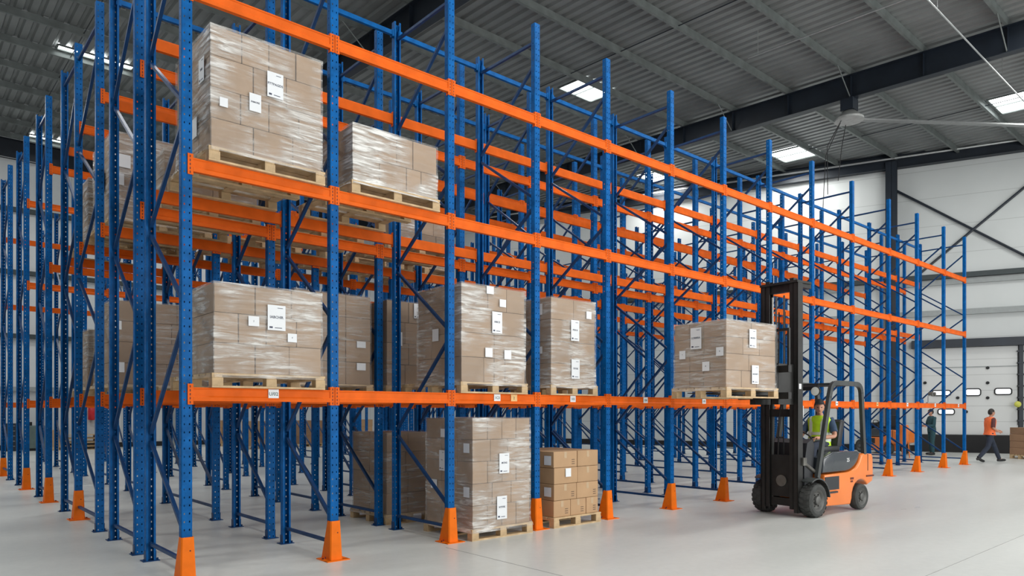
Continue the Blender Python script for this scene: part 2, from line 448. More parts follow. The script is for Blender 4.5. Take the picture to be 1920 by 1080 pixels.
# right wall in its own frame: local X along the wall (into the hall depth), Y away from the hall
WROOT = Matrix.Translation((WP.x, WP.y, 0)) @ Matrix.Rotation(WANG, 4, 'Z')
WS = 1.0 if (Matrix.Rotation(WANG, 2) @ V((0, 1))).dot(WN) > 0 else -1.0     # +1: local +Y points into the hall
def won(name, mb, mats, parent=None, smooth=0):
    o = struct(name, mb, mats, parent, None, None, smooth)
    if parent is None: o.matrix_world = WROOT
    return o
def y_(h0, h1):                                                   # distances h out of the wall -> local y
    a, b = WS*h0, WS*h1
    return (min(a, b), max(a, b))
# camera ray onto the wall plane, to read positions along it: returns (t, z)
def onwall(px, py, off=0.0):
    u = (px - 960) / 1325.0; w = (772 - py) / 1325.0
    dr, dd = 0.7515*u + 0.6597, -0.6597*u + 0.7515
    P = WP + WN*off
    k = P.dot(WN) / (dr*WN.x + dd*WN.y)
    return ((V((dr*k, dd*k)) - P).dot(WD), 1.63 + w*k)
t1 = wall_t(36.6); t0 = wall_t(-3.0)
mb = MB(); a, b = y_(-0.3, 0); mb.box(t0, t1, a, b, 0, 12.3); won('wall_right', mb, M['wallr'])
mb = MB(); a, b = y_(0.0, 0.04); mb.box(t0, t1, a, b, 0, 0.25); won('baseboard_right', mb, M['bumper'])
zb = onwall(1800, 303.5)[1]
mb = MB(); yy = WS*0.2; ibeam(mb, (t0, yy, zb + 0.32), (t1, yy, zb + 0.32), 0.3, 0.6); won('ceiling_gable_beam', mb, M['navy'])
mb = MB(); mb.tube([(t0, WS*0.42, zb + 0.40), (t1, WS*0.42, zb + 0.40)], 0.045, 8); o = won('sprinkler_pipe_wall', mb, M['galv']); o['kind'] = 'thing'
tag(o, 'thin grey pipe running along the top of the dark gable beam', 'pipe')
tc_, _ = onwall(1671, 500, 0.15)
mb = MB(); a, b = y_(0.0, 0.36)
mb.box(tc_ - 0.22, tc_ + 0.22, b - 0.02 if WS > 0 else a, b if WS > 0 else a + 0.02, 0, zb + 0.3)
mb.box(tc_ - 0.012, tc_ + 0.012, a, b, 0, zb + 0.3); mb.box(tc_ - 0.22, tc_ + 0.22, a if WS > 0 else b - 0.02, a + 0.02 if WS > 0 else b, 0, zb + 0.3)
mb.box(tc_ - 0.22, tc_ - 0.20, a, b, 0, zb + 0.3)
won('wall_right_column', mb, M['navy'])
def wall_rod(name, p, q, rad, lab):
    (ta, za), (tb, zb_) = onwall(*p, 0.12), onwall(*q, 0.12)
    ext = 1.0
    mb = MB(); mb.tube([(ta, WS*0.12, za), (tb, WS*0.12, zb_)], rad, 8)
    o = won(name, mb, M['navy']); o['kind'] = 'thing'; tag(o, lab, 'brace'); return o
wall_rod('wall_bracing_rod', (1681, 358), (1990, 514), 0.05, 'dark bracing rod falling from the steel column across the white wall')
wall_rod('wall_bracing_rod', (1700, 533), (1990, 294), 0.05, 'dark bracing rod rising towards the roof across the white wall')
for i, (ym, hgt, mt, out_) in enumerate(((514.5, 0.20, 'darkrail', 0.2), (526, 0.20, 'grey', 0.12), (584, 0.22, 'grey', 0.16))):
    z = onwall(1830, ym)[1]
    mb = MB(); a, b = y_(0, out_); mb.box(t0, tc_ + 14, a, b, z - hgt/2, z + hgt/2); won('trim_%d' % (i+5), mb, M[mt])
# the dock door
tl, zt = onwall(1727, 655); tr, zt2 = onwall(1908, 649); zbm = onwall(1830, 815)[1]
lo, hi = min(tl, tr), max(tl, tr)
droot = won('door_1', MB(), M['doorpanel'])
a, b = y_(0.0, 0.08)
mb = MB(); mb.box(lo, hi, a, b, zbm, zt); won('door_panel', mb, M['doorpanel'], droot)
mb = MB(); a, b = y_(0.0, 0.30); mb.box(lo - 0.5, hi + 0.35, a, b, zt + 0.02, zt + 0.34); won('door_header', mb, M['navy'], droot)
mb = MB(); a, b = y_(0.0, 0.16)
mb.box(lo - 0.16, lo - 0.02, a, b, 0, zt + 0.1); mb.box(hi + 0.02, hi + 0.16, a, b, 0, zt + 0.1)
for z in [0.8 + 0.45*j for j in range(9)]: mb.box(lo - 0.2, lo + 0.04, a, b + 0.02, z, z + 0.06)
won('door_track', mb, M['navy'], droot)
z = onwall(1830, 688)[1]
mb = MB(); a, b = y_(0.08, 0.10); mb.box(lo, hi, a, b, z - 0.015, z + 0.015); won('door_seam', mb, M['grey'], droot)
mb = MB(); a, b = y_(0.0, 0.22); mb.box(lo - 0.1, hi + 0.1, a, b, 0, zbm - 0.02); won('dock_bumper', mb, M['bumper'], droot)
for (px, py) in ((1851, 690), (1851, 718), (1851, 746), (1734, 718), (1795, 746), (1811, 772)):
    t, z = onwall(px, py); mb = MB(); a, b = y_(0.06, 0.12)
    mb.lathe([(0.0, a), (0.06, a), (0.06, b), (0.0, b)], (t, 0, z), 'y', 12); won('door_knob', mb, M['black'], droot)
def rrect(w, h, r, k=4):
    out_ = []
    for cx, cz, a0 in ((w-r, h-r, 0), (-w+r, h-r, 90), (-w+r, -h+r, 180), (w-r, -h+r, 270)):
        for j in range(k+1):
            an = math.radians(a0 + 90*j/k); out_.append((cx + r*math.cos(an), cz + r*math.sin(an)))
    return out_
for i, (x0, x1, ya, yb) in enumerate(((1863, 1897, 727, 741), (1808, 1839, 728, 743), (1746, 1783, 731, 743), (1757, 1790, 766, 778))):
    ta, za = onwall(x0, yb); tb, zb2 = onwall(x1, ya)
    w, h = abs(tb - ta)/2, abs(zb2 - za)/2; c, cz = (ta + tb)/2, (za + zb2)/2
    mb = MB(); a, b = y_(0.08, 0.115)
    P = rrect(w, h, 0.1); Q = rrect(w - 0.045, h - 0.045, 0.06); n = len(P)
    for yv in (a, b):
        mb.add([(c + p, yv, cz + q) for p, q in P] + [(c + p, yv, cz + q) for p, q in Q], [(k, (k+1) % n, n + (k+1) % n, n + k) for k in range(n)])
    mb.add([(c + p, a, cz + q) for p, q in P] + [(c + p, b, cz + q) for p, q in P], [(k, (k+1) % n, n + (k+1) % n, n + k) for k in range(n)])
    fr = won('door_window', mb, M['black'], droot)
    mb = MB(); a, b = y_(0.085, 0.095); mb.prism([(c + p, cz + q) for p, q in Q], a, b, 'y')
    won('window_pane', mb, M['winglow'], fr)
# yellow pull handle on its cord by the door track
t, z = onwall(1908, 758, 0.35); p = WROOT @ V((t, WS*0.35, z))
tg = thing('pull_switch', 'yellow pull switch hanging on a cord beside the dock door', 'switch', p)
mb = MB(); mb.sphere((0,0,0), 0.12, 0.12, 0.12, 12, 8); obj('switch_body', mb, M['yellow'], tg, smooth=60)
mb = MB(); mb.tube([(0,0,0.1),(0,0,2.0)], 0.012, 6); mb.tube([(0,0,-0.1),(0.02,0,-0.5),(-0.04,0,-0.8)], 0.012, 6); obj('cord', mb, M['black'], tg)

# conduits under the roof
mb = MB(); mb.tube([(16.6, 5.87, 11.05), (27, 5.87, 11.05)], 0.02, 8)
for x in (18.4, 23.6, 26.6): mb.tube([(x, 5.87, 11.05), (x, 5.87, roofz(5.87) - 0.02)], 0.008, 6)
tag(obj('conduit', mb, M['galv']), 'pale steel conduit hung under the roof near the gable end', 'pipe')
mb = MB(); mb.tube([(18.0, 6.1, 11.36), (18.0, 10.5, 11.52)], 0.018, 8)
for d in (6.2, 10.2): mb.tube([(18.0, d, 11.36 + (d-6.1)*0.036), (18.0, d, roofz(d) - 0.05)], 0.008, 6)
tag(obj('conduit', mb, M['galv']), 'thin steel conduit crossing below the purlins before the long one', 'pipe')
# big ceiling fan under the rafter
fr_ = 22.2; fd = fr_*( -0.6597*((1592-960)/1325.) + 0.7515)/(0.7515*((1592-960)/1325.) + 0.6597)
zr = roofz(fd) - 0.22 - 0.72
FH = V((fr_, fd, zr))
tg = thing('ceiling_fan', 'large ceiling fan with pale hub plate and long blade under dark rafter', 'fan', FH)
mb = MB(); mb.box(-0.19, 0.19, -0.19, 0.19, -0.36, -0.01); obj('motor_housing', mb, M['navy'], tg)
mb = MB(); mb.lathe([(0.0, -0.36), (0.17, -0.37), (0.42, -0.60), (0.42, -0.66), (0.2, -0.68), (0, -0.68)], (0,0,0), 'z', 18); obj('hub', mb, M['fan'], tg, smooth=40)
bd = V((0.7515*0.99 + 0.6597*0.075, -0.6597*0.99 + 0.7515*0.075, 0)).normalized()
mb = MB(); mb.bar(V((0,0,-0.62)) + bd*0.3, V((0,0,-0.63)) + bd*6.4, 0.17, 0.035); mb.bar(V((0,0,-0.60)) + bd*0.3, V((0,0,-0.61)) + bd*6.4, 0.08, 0.06); obj('blade', mb, M['blade'], tg)
mb = MB()
for j, (ax, ay, dz) in enumerate(((-0.5, 0.3, -2.3), (-0.2, 0.5, -2.6), (0.4, 0.4, -1.6))):
    mb.tube([(ax*0.4, ay*0.4, -0.6), (ax*1.4, ay*1.2, -0.6 + dz*0.4), (ax*1.2 + 0.2, ay*1.6, -0.6 + dz)], 0.012, 5)
obj('safety_cable', mb, M['black'], tg)

# ------------------------------------------------------------------ racking
UW, UD = 0.100, 0.076
def upright_mesh():
    # rolled section: perforated front web, perforated sides, return lips; front faces -Y, open to +Y
    mb = MB(); pitch = 0.078; nz = int(UH / pitch); top = nz*pitch
    def panel(P, cols, width, hole_cols, hh, zoff):
        # P(s, z) -> point, s across the panel; cols are the cut positions
        for i in range(nz):
            z0 = i*pitch; za = z0 + zoff; zb_ = za + hh; z1 = z0 + pitch
            mb_f = []
            for j in range(len(cols)-1):
                a, b = cols[j], cols[j+1]
                if j in hole_cols:
                    mb.add([P(a,z0),P(b,z0),P(b,za),P(a,za)], [(0,1,2,3)])
                    mb.add([P(a,zb_),P(b,zb_),P(b,z1),P(a,z1)], [(0,1,2,3)])
                else:
                    mb.add([P(a,z0),P(b,z0),P(b,z1),P(a,z1)], [(0,1,2,3)])
    w, dp = UW/2, UD
    y0 = -UD/2
    panel(lambda s_, z: (s_, y0, z), [-w+0.006, -0.029, -0.0185, 0.0185, 0.029, w-0.006], 0, (1, 3), 0.018, 0.02)
    for sg in (-1, 1):
        panel(lambda s_, z, sg=sg: (sg*w, s_, z), [y0+0.006, -0.005, 0.005, -y0], 0, (1,), 0.012, 0.03)
        mb.add([(sg*(w-0.006), y0, 0), (sg*w, y0+0.006, 0), (sg*w, y0+0.006, top), (sg*(w-0.006), y0, top)], [(0,1,2,3)])
        mb.add([(sg*w, -y0, 0), (sg*(w-0.022), -y0, 0), (sg*(w-0.022), -y0, top), (sg*w, -y0, top)], [(0,1,2,3)])
        mb.add([(sg*(w-0.022), -y0, 0), (sg*(w-0.022), -y0-0.012, 0), (sg*(w-0.022), -y0-0.012, top), (sg*(w-0.022), -y0, top)], [(0,1,2,3)])
    me = bpy.data.meshes.new('upright'); me.from_pydata(mb.v, [], mb.f); me.materials.append(M['blue'])
    bm = bmesh.new(); bm.from_mesh(me); bmesh.ops.remove_doubles(bm, verts=bm.verts, dist=1e-5); bm.to_mesh(me); bm.free()
    return me
UPR = upright_mesh()
mb = MB(); mb.box(-0.085, 0.085, -0.07, 0.07, 0.0, 0.008)
for sx in (-1, 1): mb.tube([(sx*0.068, 0.03, 0.006), (sx*0.068, 0.03, 0.03)], 0.01, 6)
mb.box(-0.054, -0.05, -0.04, 0.04, 0.008, 0.11); mb.box(0.05, 0.054, -0.04, 0.04, 0.008, 0.11)
FOOT = mb.mesh('foot_plate', M['bluedark'])
def guard_mesh():
    mb = MB()
    zt = 0.43
    # front plate, splayed side wings, floor flange
    def ring(z, hw, yf, yb): return [(-hw, yb, z), (-hw, yf+0.012, z), (-hw+0.012, yf, z), (hw-0.012, yf, z), (hw, yf+0.012, z), (hw, yb, z)]
    A = ring(0.008, 0.074, -0.085, 0.125); B = ring(zt, 0.058, -0.066, 0.012)
    A2 = [(x*0.93, y + (0.004 if y < 0 else 0), z) for x, y, z in A]; B2 = [(x*0.93, y + (0.004 if y < 0 else 0), z) for x, y, z in B]
    n = 6
    mb.add(A + B, [(i, i+1, n+i+1, n+i) for i in range(n-1)]); mb.add(A2 + B2, [(i, n+i, n+i+1, i+1) for i in range(n-1)])
    mb.add(B + B2, [(i, i+1, n+i+1, n+i) for i in range(n-1)])
    mb.add([A[0], B[0], B2[0], A2[0]], [(0,1,2,3)]); mb.add([A[5], B[5], B2[5], A2[5]], [(0,1,2,3)])
    mb.box(-0.135, -0.07, -0.10, 0.13, 0, 0.009); mb.box(0.07, 0.135, -0.10, 0.13, 0, 0.009); mb.box(-0.135, 0.135, -0.145, -0.08, 0, 0.009)
    for z in (0.12, 0.30): mb.lathe([(0.0, -0.004), (0.008, -0.004), (0.008, 0.01)], (0.02, -0.078 + z*0.03, z), 'y', 8, 1)
    for sx in (-1, 1): mb.tube([(sx*0.11, 0.02, 0.006), (sx*0.11, 0.02, 0.022)], 0.011, 6, 1)
    return mb.mesh('column_guard', [M['guard'], M['slot']])
GUARD = guard_mesh()
def brace_mesh(p, q, name, w=0.036, h=0.034):
    mb = MB(); mb.bar(p, q, w, h); return mb.mesh(name, M['bluedark'])
FRONTN = [0.46, 2.52, 2.68, 4.48, 4.62, 6.45]; REARN = [1.30, 1.40, 3.55, 3.65, 5.42, 5.52]
BR = {}
def braces(span):
    k = round(span, 2)
    if k in BR: return BR[k]
    a, b = 0.045, span - 0.045
    L = []
    for z in (0.19, 6.78): L.append(('horizontal_brace', brace_mesh((0, a, z), (0, b, z), 'horizontal_brace')))
    for zf, zr_ in zip(FRONTN, REARN): L.append(('diagonal_brace', brace_mesh((0, a, zf), (0, b, zr_), 'diagonal_brace')))
    BR[k] = L; return L

def make_frame(depths, guards):
    root = link('rack_upright_frame', None)
    for d in depths:
        u = link('upright', UPR, root, (0, d, 0))
        if d == depths[-1]: u.rotation_euler = (0, 0, PI)
        link('foot_plate', FOOT, u)
        if d in guards:
            g = link('column_guard', GUARD, root, (0, d, 0)); g['label'] = 'orange wedge shaped column guard'
    for d0_, d1_ in zip(depths, depths[1:]):
        for nm, me in braces(d1_ - d0_): link(nm, me, root, (0, d0_, 0))
    return root
def copy_tree(o, parent=None, skip=()):
    c = o.copy(); COL.objects.link(c)
    c.parent = parent
    for ch in o.children:
        if ch.name.split('.')[0] not in skip: copy_tree(ch, c, skip)
    return c
for ri, (rw, deps) in enumerate(ROWS):
    plain = None
    for ci, r in enumerate(RS):
        guards = []
        if ri == 0: guards = [0.0]
        elif ci == 0: guards = {2: [5.2], 3: [7.9], 4: [10.7], 5: [14.8], 6: [17.5]}.get(ri, [])
        if ci <= 1 or plain is None:
            f = make_frame(deps, guards); plain = f
        else: f = copy_tree(plain)
        f.location = (r, D0, 0); f.scale = (1, 1, ROWH[ri])
        g = 'with orange foot guard, ' if guards else ''
        lab = 'blue upright frame %s%s from the left end in the %s' % (g, ORD[ci], rw)
        tag(f, lab, 'rack frame', 'upright frames of the pallet racking')

# beams
def beam_profile(): return [(-0.048,-0.066),(-0.050,-0.030),(-0.040,-0.016),(-0.040,0.046),(-0.046,0.055),(-0.046,0.066),(-0.002,0.066),(0.0,0.05),(0.0,-0.066)]
BEAM = []
for i in range(13):
    wd = RS[i+1] - RS[i]
    mb = MB(); mb.prism(beam_profile(), 0.054, wd - 0.054, 'x'); BEAM.append(mb.mesh('beam_body', M['orange']))
def conn_mesh():
    mb = MB(); mb.box(0.003, 0.052, -0.0475, -0.0425, -0.10, 0.10)
    mb.box(0.0505, 0.056, -0.047, 0.0, -0.10, 0.10)
    for z in (-0.078, -0.04, -0.002, 0.036, 0.074): mb.box(0.022, 0.032, -0.049, -0.046, z-0.011, z+0.011, 1)
    mb.box(0.003, 0.008, -0.051, -0.046, -0.10, 0.10)
    return mb.mesh('beam_connector', [M['orange'], M['slot']])
CONN = conn_mesh()
mb = MB(); mb.v = [(-x, y, z) for x, y, z in [CONN.vertices[i].co for i in range(len(CONN.vertices))]]
mb.f = [list(p.vertices) for p in CONN.polygons]; mb.mi = [p.material_index for p in CONN.polygons]
CONN2 = mb.mesh('beam_connector', [M['orange'], M['slot']])
TAGS = {0: [(0.55, 'paper', 'U/02')], 2: [(0.50, 'paper', '1C3'), (0.70, 'tagyellow', '2')], 3: [(0.47, 'paper', '103')], 4: [(0.55, 'paper', '104')],
        5: [(0.57, 'paper', '105')], 6: [(0.58, 'paper', '106')], 8: [(0.55, 'paper', '108')], 9: [(0.62, 'tagyellow', '109')], 10: [(0.58, 'paper', '110')],
        11: [(0.6, 'paper', '111')], 12: [(0.62, 'paper', '112')]}
LV = ['lowest', 'middle', 'top']
def make_beam(bi, d, z, back, lab):
    root = thing('rack_beam', lab, 'rack beam', (RS[bi] if not back else RS[bi+1], D0 + d, z), PI if back else 0, 'orange beams of the pallet racking')
    wd = RS[bi+1] - RS[bi]
    link('beam_body', BEAM[bi], root)
    link('beam_connector', CONN, root); link('beam_connector', CONN2, root, (wd, 0, 0))
    return root
NB = 0
for ri, deps, sides, bays in ((0, (0.0, 1.25), ('front', 'rear'), range(13)), (1, (1.72, 2.92), ('front', 'rear'), range(13)), (2, (3.75, 5.2), ('front', 'inner'), range(13)), (2, (6.35,), ('rear',), range(1)),
                             (3, (7.9,), ('front',), range(13)), (4, (10.7,), ('front',), range(4)), (5, (14.8,), ('rear',), range(3))):
    for d, sd in zip(deps, sides):
        for bi in bays:
            for li, z in enumerate(ROWLV[ri]):
                lab = 'orange %s level beam on the %s side of the %s, %s bay from left' % (LV[li], sd, ROWS[ri][0], ORD[bi])
                b = make_beam(bi, d, z, sd == 'rear', lab); NB += 1
                if ri == 0 and sd == 'front' and li == 0:
                    for (u, mt, tx) in TAGS.get(bi, []):
                        x = u*(RS[bi+1] - RS[bi])
                        mb = MB(); mb.box(-0.055, 0.055, -0.003, 0.0, -0.05, 0.05)
                        t_ = obj('location_tag', mb, M[mt], b, (x, -0.0465, 0.012)); t_['label'] = ('white' if mt == 'paper' else 'yellow') + ' location tag'
                        o = link('printed_text', text_mesh(tx, 0.05, M['inkgreen']), t_, (0, -0.0035, 0)); o.rotation_euler = (PI/2, 0, 0)
# ties along the tops of the rear uprights
for d, rw in ((1.25, 'front row'), (2.92, 'second row')):
    for bi in range(13):
        mb = MB(); w = RS[bi+1] - RS[bi]; mb.bar((0.05, 0, 0), (w - 0.05, 0, 0), 0.045, 0.06)
        for x in (0.05, w - 0.05): mb.box(x - 0.03, x + 0.03, -0.03, 0.03, -0.05, 0.05)
        tag(obj('top_tie_bar', mb, M['blue'], None, (RS[bi], D0 + d, 6.86)), 'blue tie bar along upright tops behind the %s, %s bay from left' % (rw, ORD[bi]), 'tie bar', 'tie bars along the rack tops')

# ------------------------------------------------------------------ pallets, cartons, film
PAL = {}
def pallet_meshes(w, d):
    k = (round(w, 2), round(d, 2))
    if k in PAL: return PAL[k]
    mb = MB(); n = 7; g = 0.03; bw = (d - g*(n-1))/n
    for i in range(n): mb.box(0, w, i*(bw+g), i*(bw+g) + bw, 0.122, 0.144)
    deck = mb.mesh('deck_boards', M['wood'])
    mb = MB(); mb.box(0, 0.1, 0, d, 0.1, 0.122); stringer = mb.mesh('stringer_board', M['wood'])
    mb = MB(); mb.bbox(-0.0, 0.11, 0, 0.1, 0.02, 0.1, 0.004); block = mb.mesh('block', M['wood'])
    mb = MB(); mb.box(0, w, 0, 0.1, 0, 0.02); runner = mb.mesh('bottom_board', M['wood'])
    PAL[k] = (deck, stringer, block, runner); return PAL[k]
def pallet(w, d, mat, label, group='wooden pallets', blocks=True):
    deck, stringer, block, runner = pallet_meshes(w, d)
    p = thing('wooden_pallet', label, 'pallet', (0,0,0), 0, group); p.matrix_world = mat
    link('deck_boards', deck, p)
    xs = (0.0, (w-0.11)/2, w-0.11); ys = (0.0, (d-0.1)/2, d-0.1)
    for x in xs: link('stringer_board', stringer, p, (x, 0, 0))
    for y in ys: link('bottom_board', runner, p, (0, y, 0))
    for x in xs:
        for y in ys: link('block', block, p, (x, y, 0))
    return p
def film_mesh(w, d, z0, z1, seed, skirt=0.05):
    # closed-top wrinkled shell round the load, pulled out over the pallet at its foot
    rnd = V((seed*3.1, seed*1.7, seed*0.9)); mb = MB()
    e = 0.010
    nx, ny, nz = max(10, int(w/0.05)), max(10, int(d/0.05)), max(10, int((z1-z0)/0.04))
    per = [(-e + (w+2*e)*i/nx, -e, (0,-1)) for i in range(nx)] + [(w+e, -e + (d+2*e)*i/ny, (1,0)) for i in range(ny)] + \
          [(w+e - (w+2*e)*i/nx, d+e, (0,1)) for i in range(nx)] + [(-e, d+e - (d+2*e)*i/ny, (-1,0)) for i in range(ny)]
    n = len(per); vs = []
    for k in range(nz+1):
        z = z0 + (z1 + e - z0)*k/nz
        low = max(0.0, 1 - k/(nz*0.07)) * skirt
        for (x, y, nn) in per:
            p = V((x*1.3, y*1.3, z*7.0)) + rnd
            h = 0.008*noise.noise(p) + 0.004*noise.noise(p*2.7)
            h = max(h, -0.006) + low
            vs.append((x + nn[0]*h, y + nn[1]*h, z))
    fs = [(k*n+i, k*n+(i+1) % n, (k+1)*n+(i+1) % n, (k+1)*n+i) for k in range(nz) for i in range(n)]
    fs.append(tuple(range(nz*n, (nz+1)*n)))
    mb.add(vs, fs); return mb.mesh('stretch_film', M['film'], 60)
def sheet(parent, w, h, txt, face, pos, tsize=None, foot=True):
    # paper label on the front (-Y) or left (-X) side of a load
    mb = MB(); mb.box(-w/2, w/2, -0.0015, 0.0, -h/2, h/2)
    o = obj('shipping_label', mb, M['paper'], parent, pos)
    o['label'] = 'white paper label'
    if face == 'left': o.rotation_euler = (0, 0, -PI/2)
    if txt:
        t = link('printed_text', text_mesh(txt, tsize or w*0.2, M['ink']), o, (0, -0.002, 0.02*h)); t.rotation_euler = (PI/2, 0, 0)
    if foot:
        mb = MB(); mb.box(-w*0.4, -w*0.22, -0.003, 0, -h*0.42, -h*0.35); mb.box(-w*0.1, w*0.3, -0.003, 0, -h*0.41, -h*0.385)
        mb.box(w*0.05, w*0.35, -0.003, 0, h*0.38, h*0.40)
        obj('printed_lines', mb, M['ink'], o)
    return o
CARTONS = 0
def load(where, x0, y0, z0, w, d, layers, side, labels=(), left_labels=(), film=True, mat=None, base=None, mname='card', seed=1, full_top=False, pal_label=None, jit=0.006, wood_over=0.03, skirt=0.05, film_label=None, cname='carton', pd=None, haze=0.6):
    """layers: bottom-up list of (height, [cut fractions across the front]); side: cuts along the depth."""
    global CARTONS
    base = base or Matrix.Translation((x0, y0, z0))
    rnd = random.Random(seed)
    po = wood_over
    pallet(w + 2*po, pd or d + 2*po, base @ Matrix.Translation((-po, -po, 0)), pal_label or 'wooden pallet under the %s' % where)
    z = 0.146; nl = len(layers)
    for li, (h, cuts) in enumerate(layers):
        xs = [0.0] + list(cuts) + [1.0]
        ys = [0.0] + list(side) + [1.0]
        lname = 'bottom' if li == 0 else 'top' if li == nl-1 else ORD[li]
        for i in range(len(xs)-1):
            for j in range(len(ys)-1):
                top = li == nl-1
                if not (j == 0 or i == 0 or full_top): continue
                a, b = xs[i]*w + 0.003, xs[i+1]*w - 0.003
                c, e_ = ys[j]*d + 0.003, ys[j+1]*d - 0.003
                jx, jy = (rnd.uniform(-jit, jit), rnd.uniform(-jit*0.6, jit*0.3)) if not film else (rnd.uniform(-0.002, 0.002), rnd.uniform(-0.002, 0.002))
                mb = MB(); mb.bbox(a + jx, b + jx, c + jy, e_ + jy, 0, h - 0.004, 0.006)
                if j == 0: pos = '%s front carton from left, %s layer' % (ORD[i], lname)
                elif i == 0: pos = 'left flank carton %s from front, %s layer' % (ORD[j], lname)
                else: pos = 'inner carton column %s, %s from front, %s layer' % (ORD[i], ORD[j], lname)
                o = obj(cname, mb, M[mname]); o.matrix_world = base @ Matrix.Translation((0, 0, z))
                tag(o, '%s, %s' % (pos, where), 'carton', 'cartons of the %s' % where)
                CARTONS += 1
                if not film:
                    mb = MB(); cx = (a+b)/2 + jx
                    mb.box(cx - 0.025, cx + 0.025, c + jy - 0.0012, c + jy + 0.001, h - 0.10, h - 0.012)
                    mb.box(cx - 0.025, cx + 0.025, c + jy + 0.004, e_ + jy - 0.004, h - 0.0045, h - 0.0032)
                    obj('tape', mb, M['tape'], o)
                    if j == 0 and rnd.random() < 0.6:
                        mb = MB(); px = b + jx - 0.08
                        for q in range(3): mb.box(px - 0.03, px + 0.03, c + jy - 0.0015, c + jy, 0.04 + q*0.03, 0.05 + q*0.03)
                        obj('printed_mark', mb, M['print'], o)
        z += h
    f = None
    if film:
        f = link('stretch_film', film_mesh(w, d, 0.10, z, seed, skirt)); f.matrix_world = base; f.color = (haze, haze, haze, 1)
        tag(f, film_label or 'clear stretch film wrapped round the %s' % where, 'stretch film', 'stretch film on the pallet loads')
    par = f
    if par is None:
        par = None
    ht = z - 0.146
    for lst, face in ((labels, 'front'), (left_labels, 'left')):
        for (u, v, sw, sh, txt) in lst:
            zz = 0.146 + ht*(1 - v)
            off = 0.020 if film else 0.010
            pos = (u*w, -off, zz) if face == 'front' else (-off, u*d, zz)
            if par is None:
                # on bare cartons the label belongs to the carton it is stuck to
                cand = None
                loc = base @ V((pos[0], pos[1], pos[2]))
                best = 9
                for o in COL.objects:
                    if o.type == 'MESH' and o.parent is None and o.name.startswith(cname) and o.get('group') == 'cartons of the %s' % where:
                        bb = [o.matrix_world @ V(q) for q in o.bound_box]
                        cx = sum(bb, V())/8
                        dd = (cx - loc).length
                        if dd < best: best = dd; cand = o
                lp = cand.matrix_world.inverted() @ loc
                sheet(cand, sw, sh, txt, face, lp, foot=False)
            else: sheet(par, sw, sh, txt, face, pos, foot=sh > 0.2)
    return f

ZL, ZM = LEVEL[0] + 0.067, LEVEL[1] + 0.067
YF = 7.12
load('wrapped load on lowest beam of first bay', 2.37, YF, ZL, 1.13, 1.05,
     [(0.30, [0.36, 0.68]), (0.30, [0.21, 0.46, 0.75]), (0.29, [0.36, 0.7])], [0.5],
     [(0.55, 0.34, 0.19, 0.26, 'IABCHIR'), (0.34, 0.40, 0.11, 0.10, 'J'), (0.70, 0.56, 0.10, 0.09, 'S')], pd=1.37, haze=1.0, seed=3)
load('tall load high in first bay', 2.34, YF, ZM, 1.16, 1.1,
     [(0.29, [0.36, 0.72]), (0.30, [0.25, 0.5, 0.78]), (0.315, [0.36, 0.66]), (0.29, [0.26, 0.5, 0.75])], [0.34, 0.67],
     [(0.55, 0.35, 0.17, 0.26, 'FTTPAGDS'), (0.37, 0.55, 0.12, 0.18, 'INMORE'), (0.10, 0.62, 0.08, 0.09, None)],
     [(0.2, 0.32, 0.16, 0.24, 'TAM'), (0.4, 0.75, 0.16, 0.2, None)], pd=1.37, haze=1.15, seed=9)
load('low load high in second bay', 3.88, YF, ZM, 1.14, 1.05,
     [(0.30, [0.30, 0.62, 0.80]), (0.34, [0.50, 0.70])], [0.5], [], [], pd=1.37, haze=1.5, seed=4)
load('wrapped load on lowest beam of third bay', 5.40, YF, ZL, 1.08, 0.98,
     [(0.32, [0.34, 0.5, 0.67]), (0.31, [0.5]), (0.31, [0.45]), (0.31, [0.4, 0.7])], [0.36, 0.68],
     [(0.53, 0.37, 0.17, 0.28, 'INRCE'), (0.42, 0.04, 0.12, 0.10, None), (0.40, 0.69, 0.12, 0.12, None), (0.70, 0.70, 0.12, 0.12, None), (0.62, 0.16, 0.11, 0.10, None)],
     [(0.55, 0.5, 0.14, 0.16, None)], pd=1.37, haze=1.0, seed=5, jit=0.01)
load('wrapped load on lowest beam of fourth bay', 6.98, YF, ZL, 0.92, 1.0,
     [(0.31, [0.5]), (0.31, [0.45]), (0.31, [0.5]), (0.31, [0.5])], [0.5],
     [(0.51, 0.36, 0.17, 0.30, 'PDR N'), (0.52, 0.81, 0.17, 0.28, 'TFFTIK'), (0.83, 0.16, 0.11, 0.11, None)],
     [(0.25, 0.13, 0.18, 0.16, None), (0.25, 0.6, 0.18, 0.1, None)], pd=1.37, haze=0.9, seed=6)
load('wrapped floor load of third bay', 5.50, 7.02, 0.0, 0.98, 1.02,
     [(0.29, [0.25, 0.5, 0.75]), (0.28, [0.33, 0.66]), (0.28, [0.25, 0.5, 0.75]), (0.28, [0.3, 0.6]), (0.27, [0.25, 0.5, 0.75])], [0.33, 0.66],
     [(0.52, 0.42, 0.17, 0.26, 'MONS'), (0.48, 0.83, 0.17, 0.30, 'NTFFIK')],
     [(0.10, 0.27, 0.12, 0.12, None), (0.10, 0.67, 0.12, 0.13, None), (0.62, 0.40, 0.12, 0.27, 'T.S'), (0.60, 0.14, 0.1, 0.11, None), (0.8, 0.63, 0.14, 0.12, None)], haze=1.0, seed=7, full_top=True)
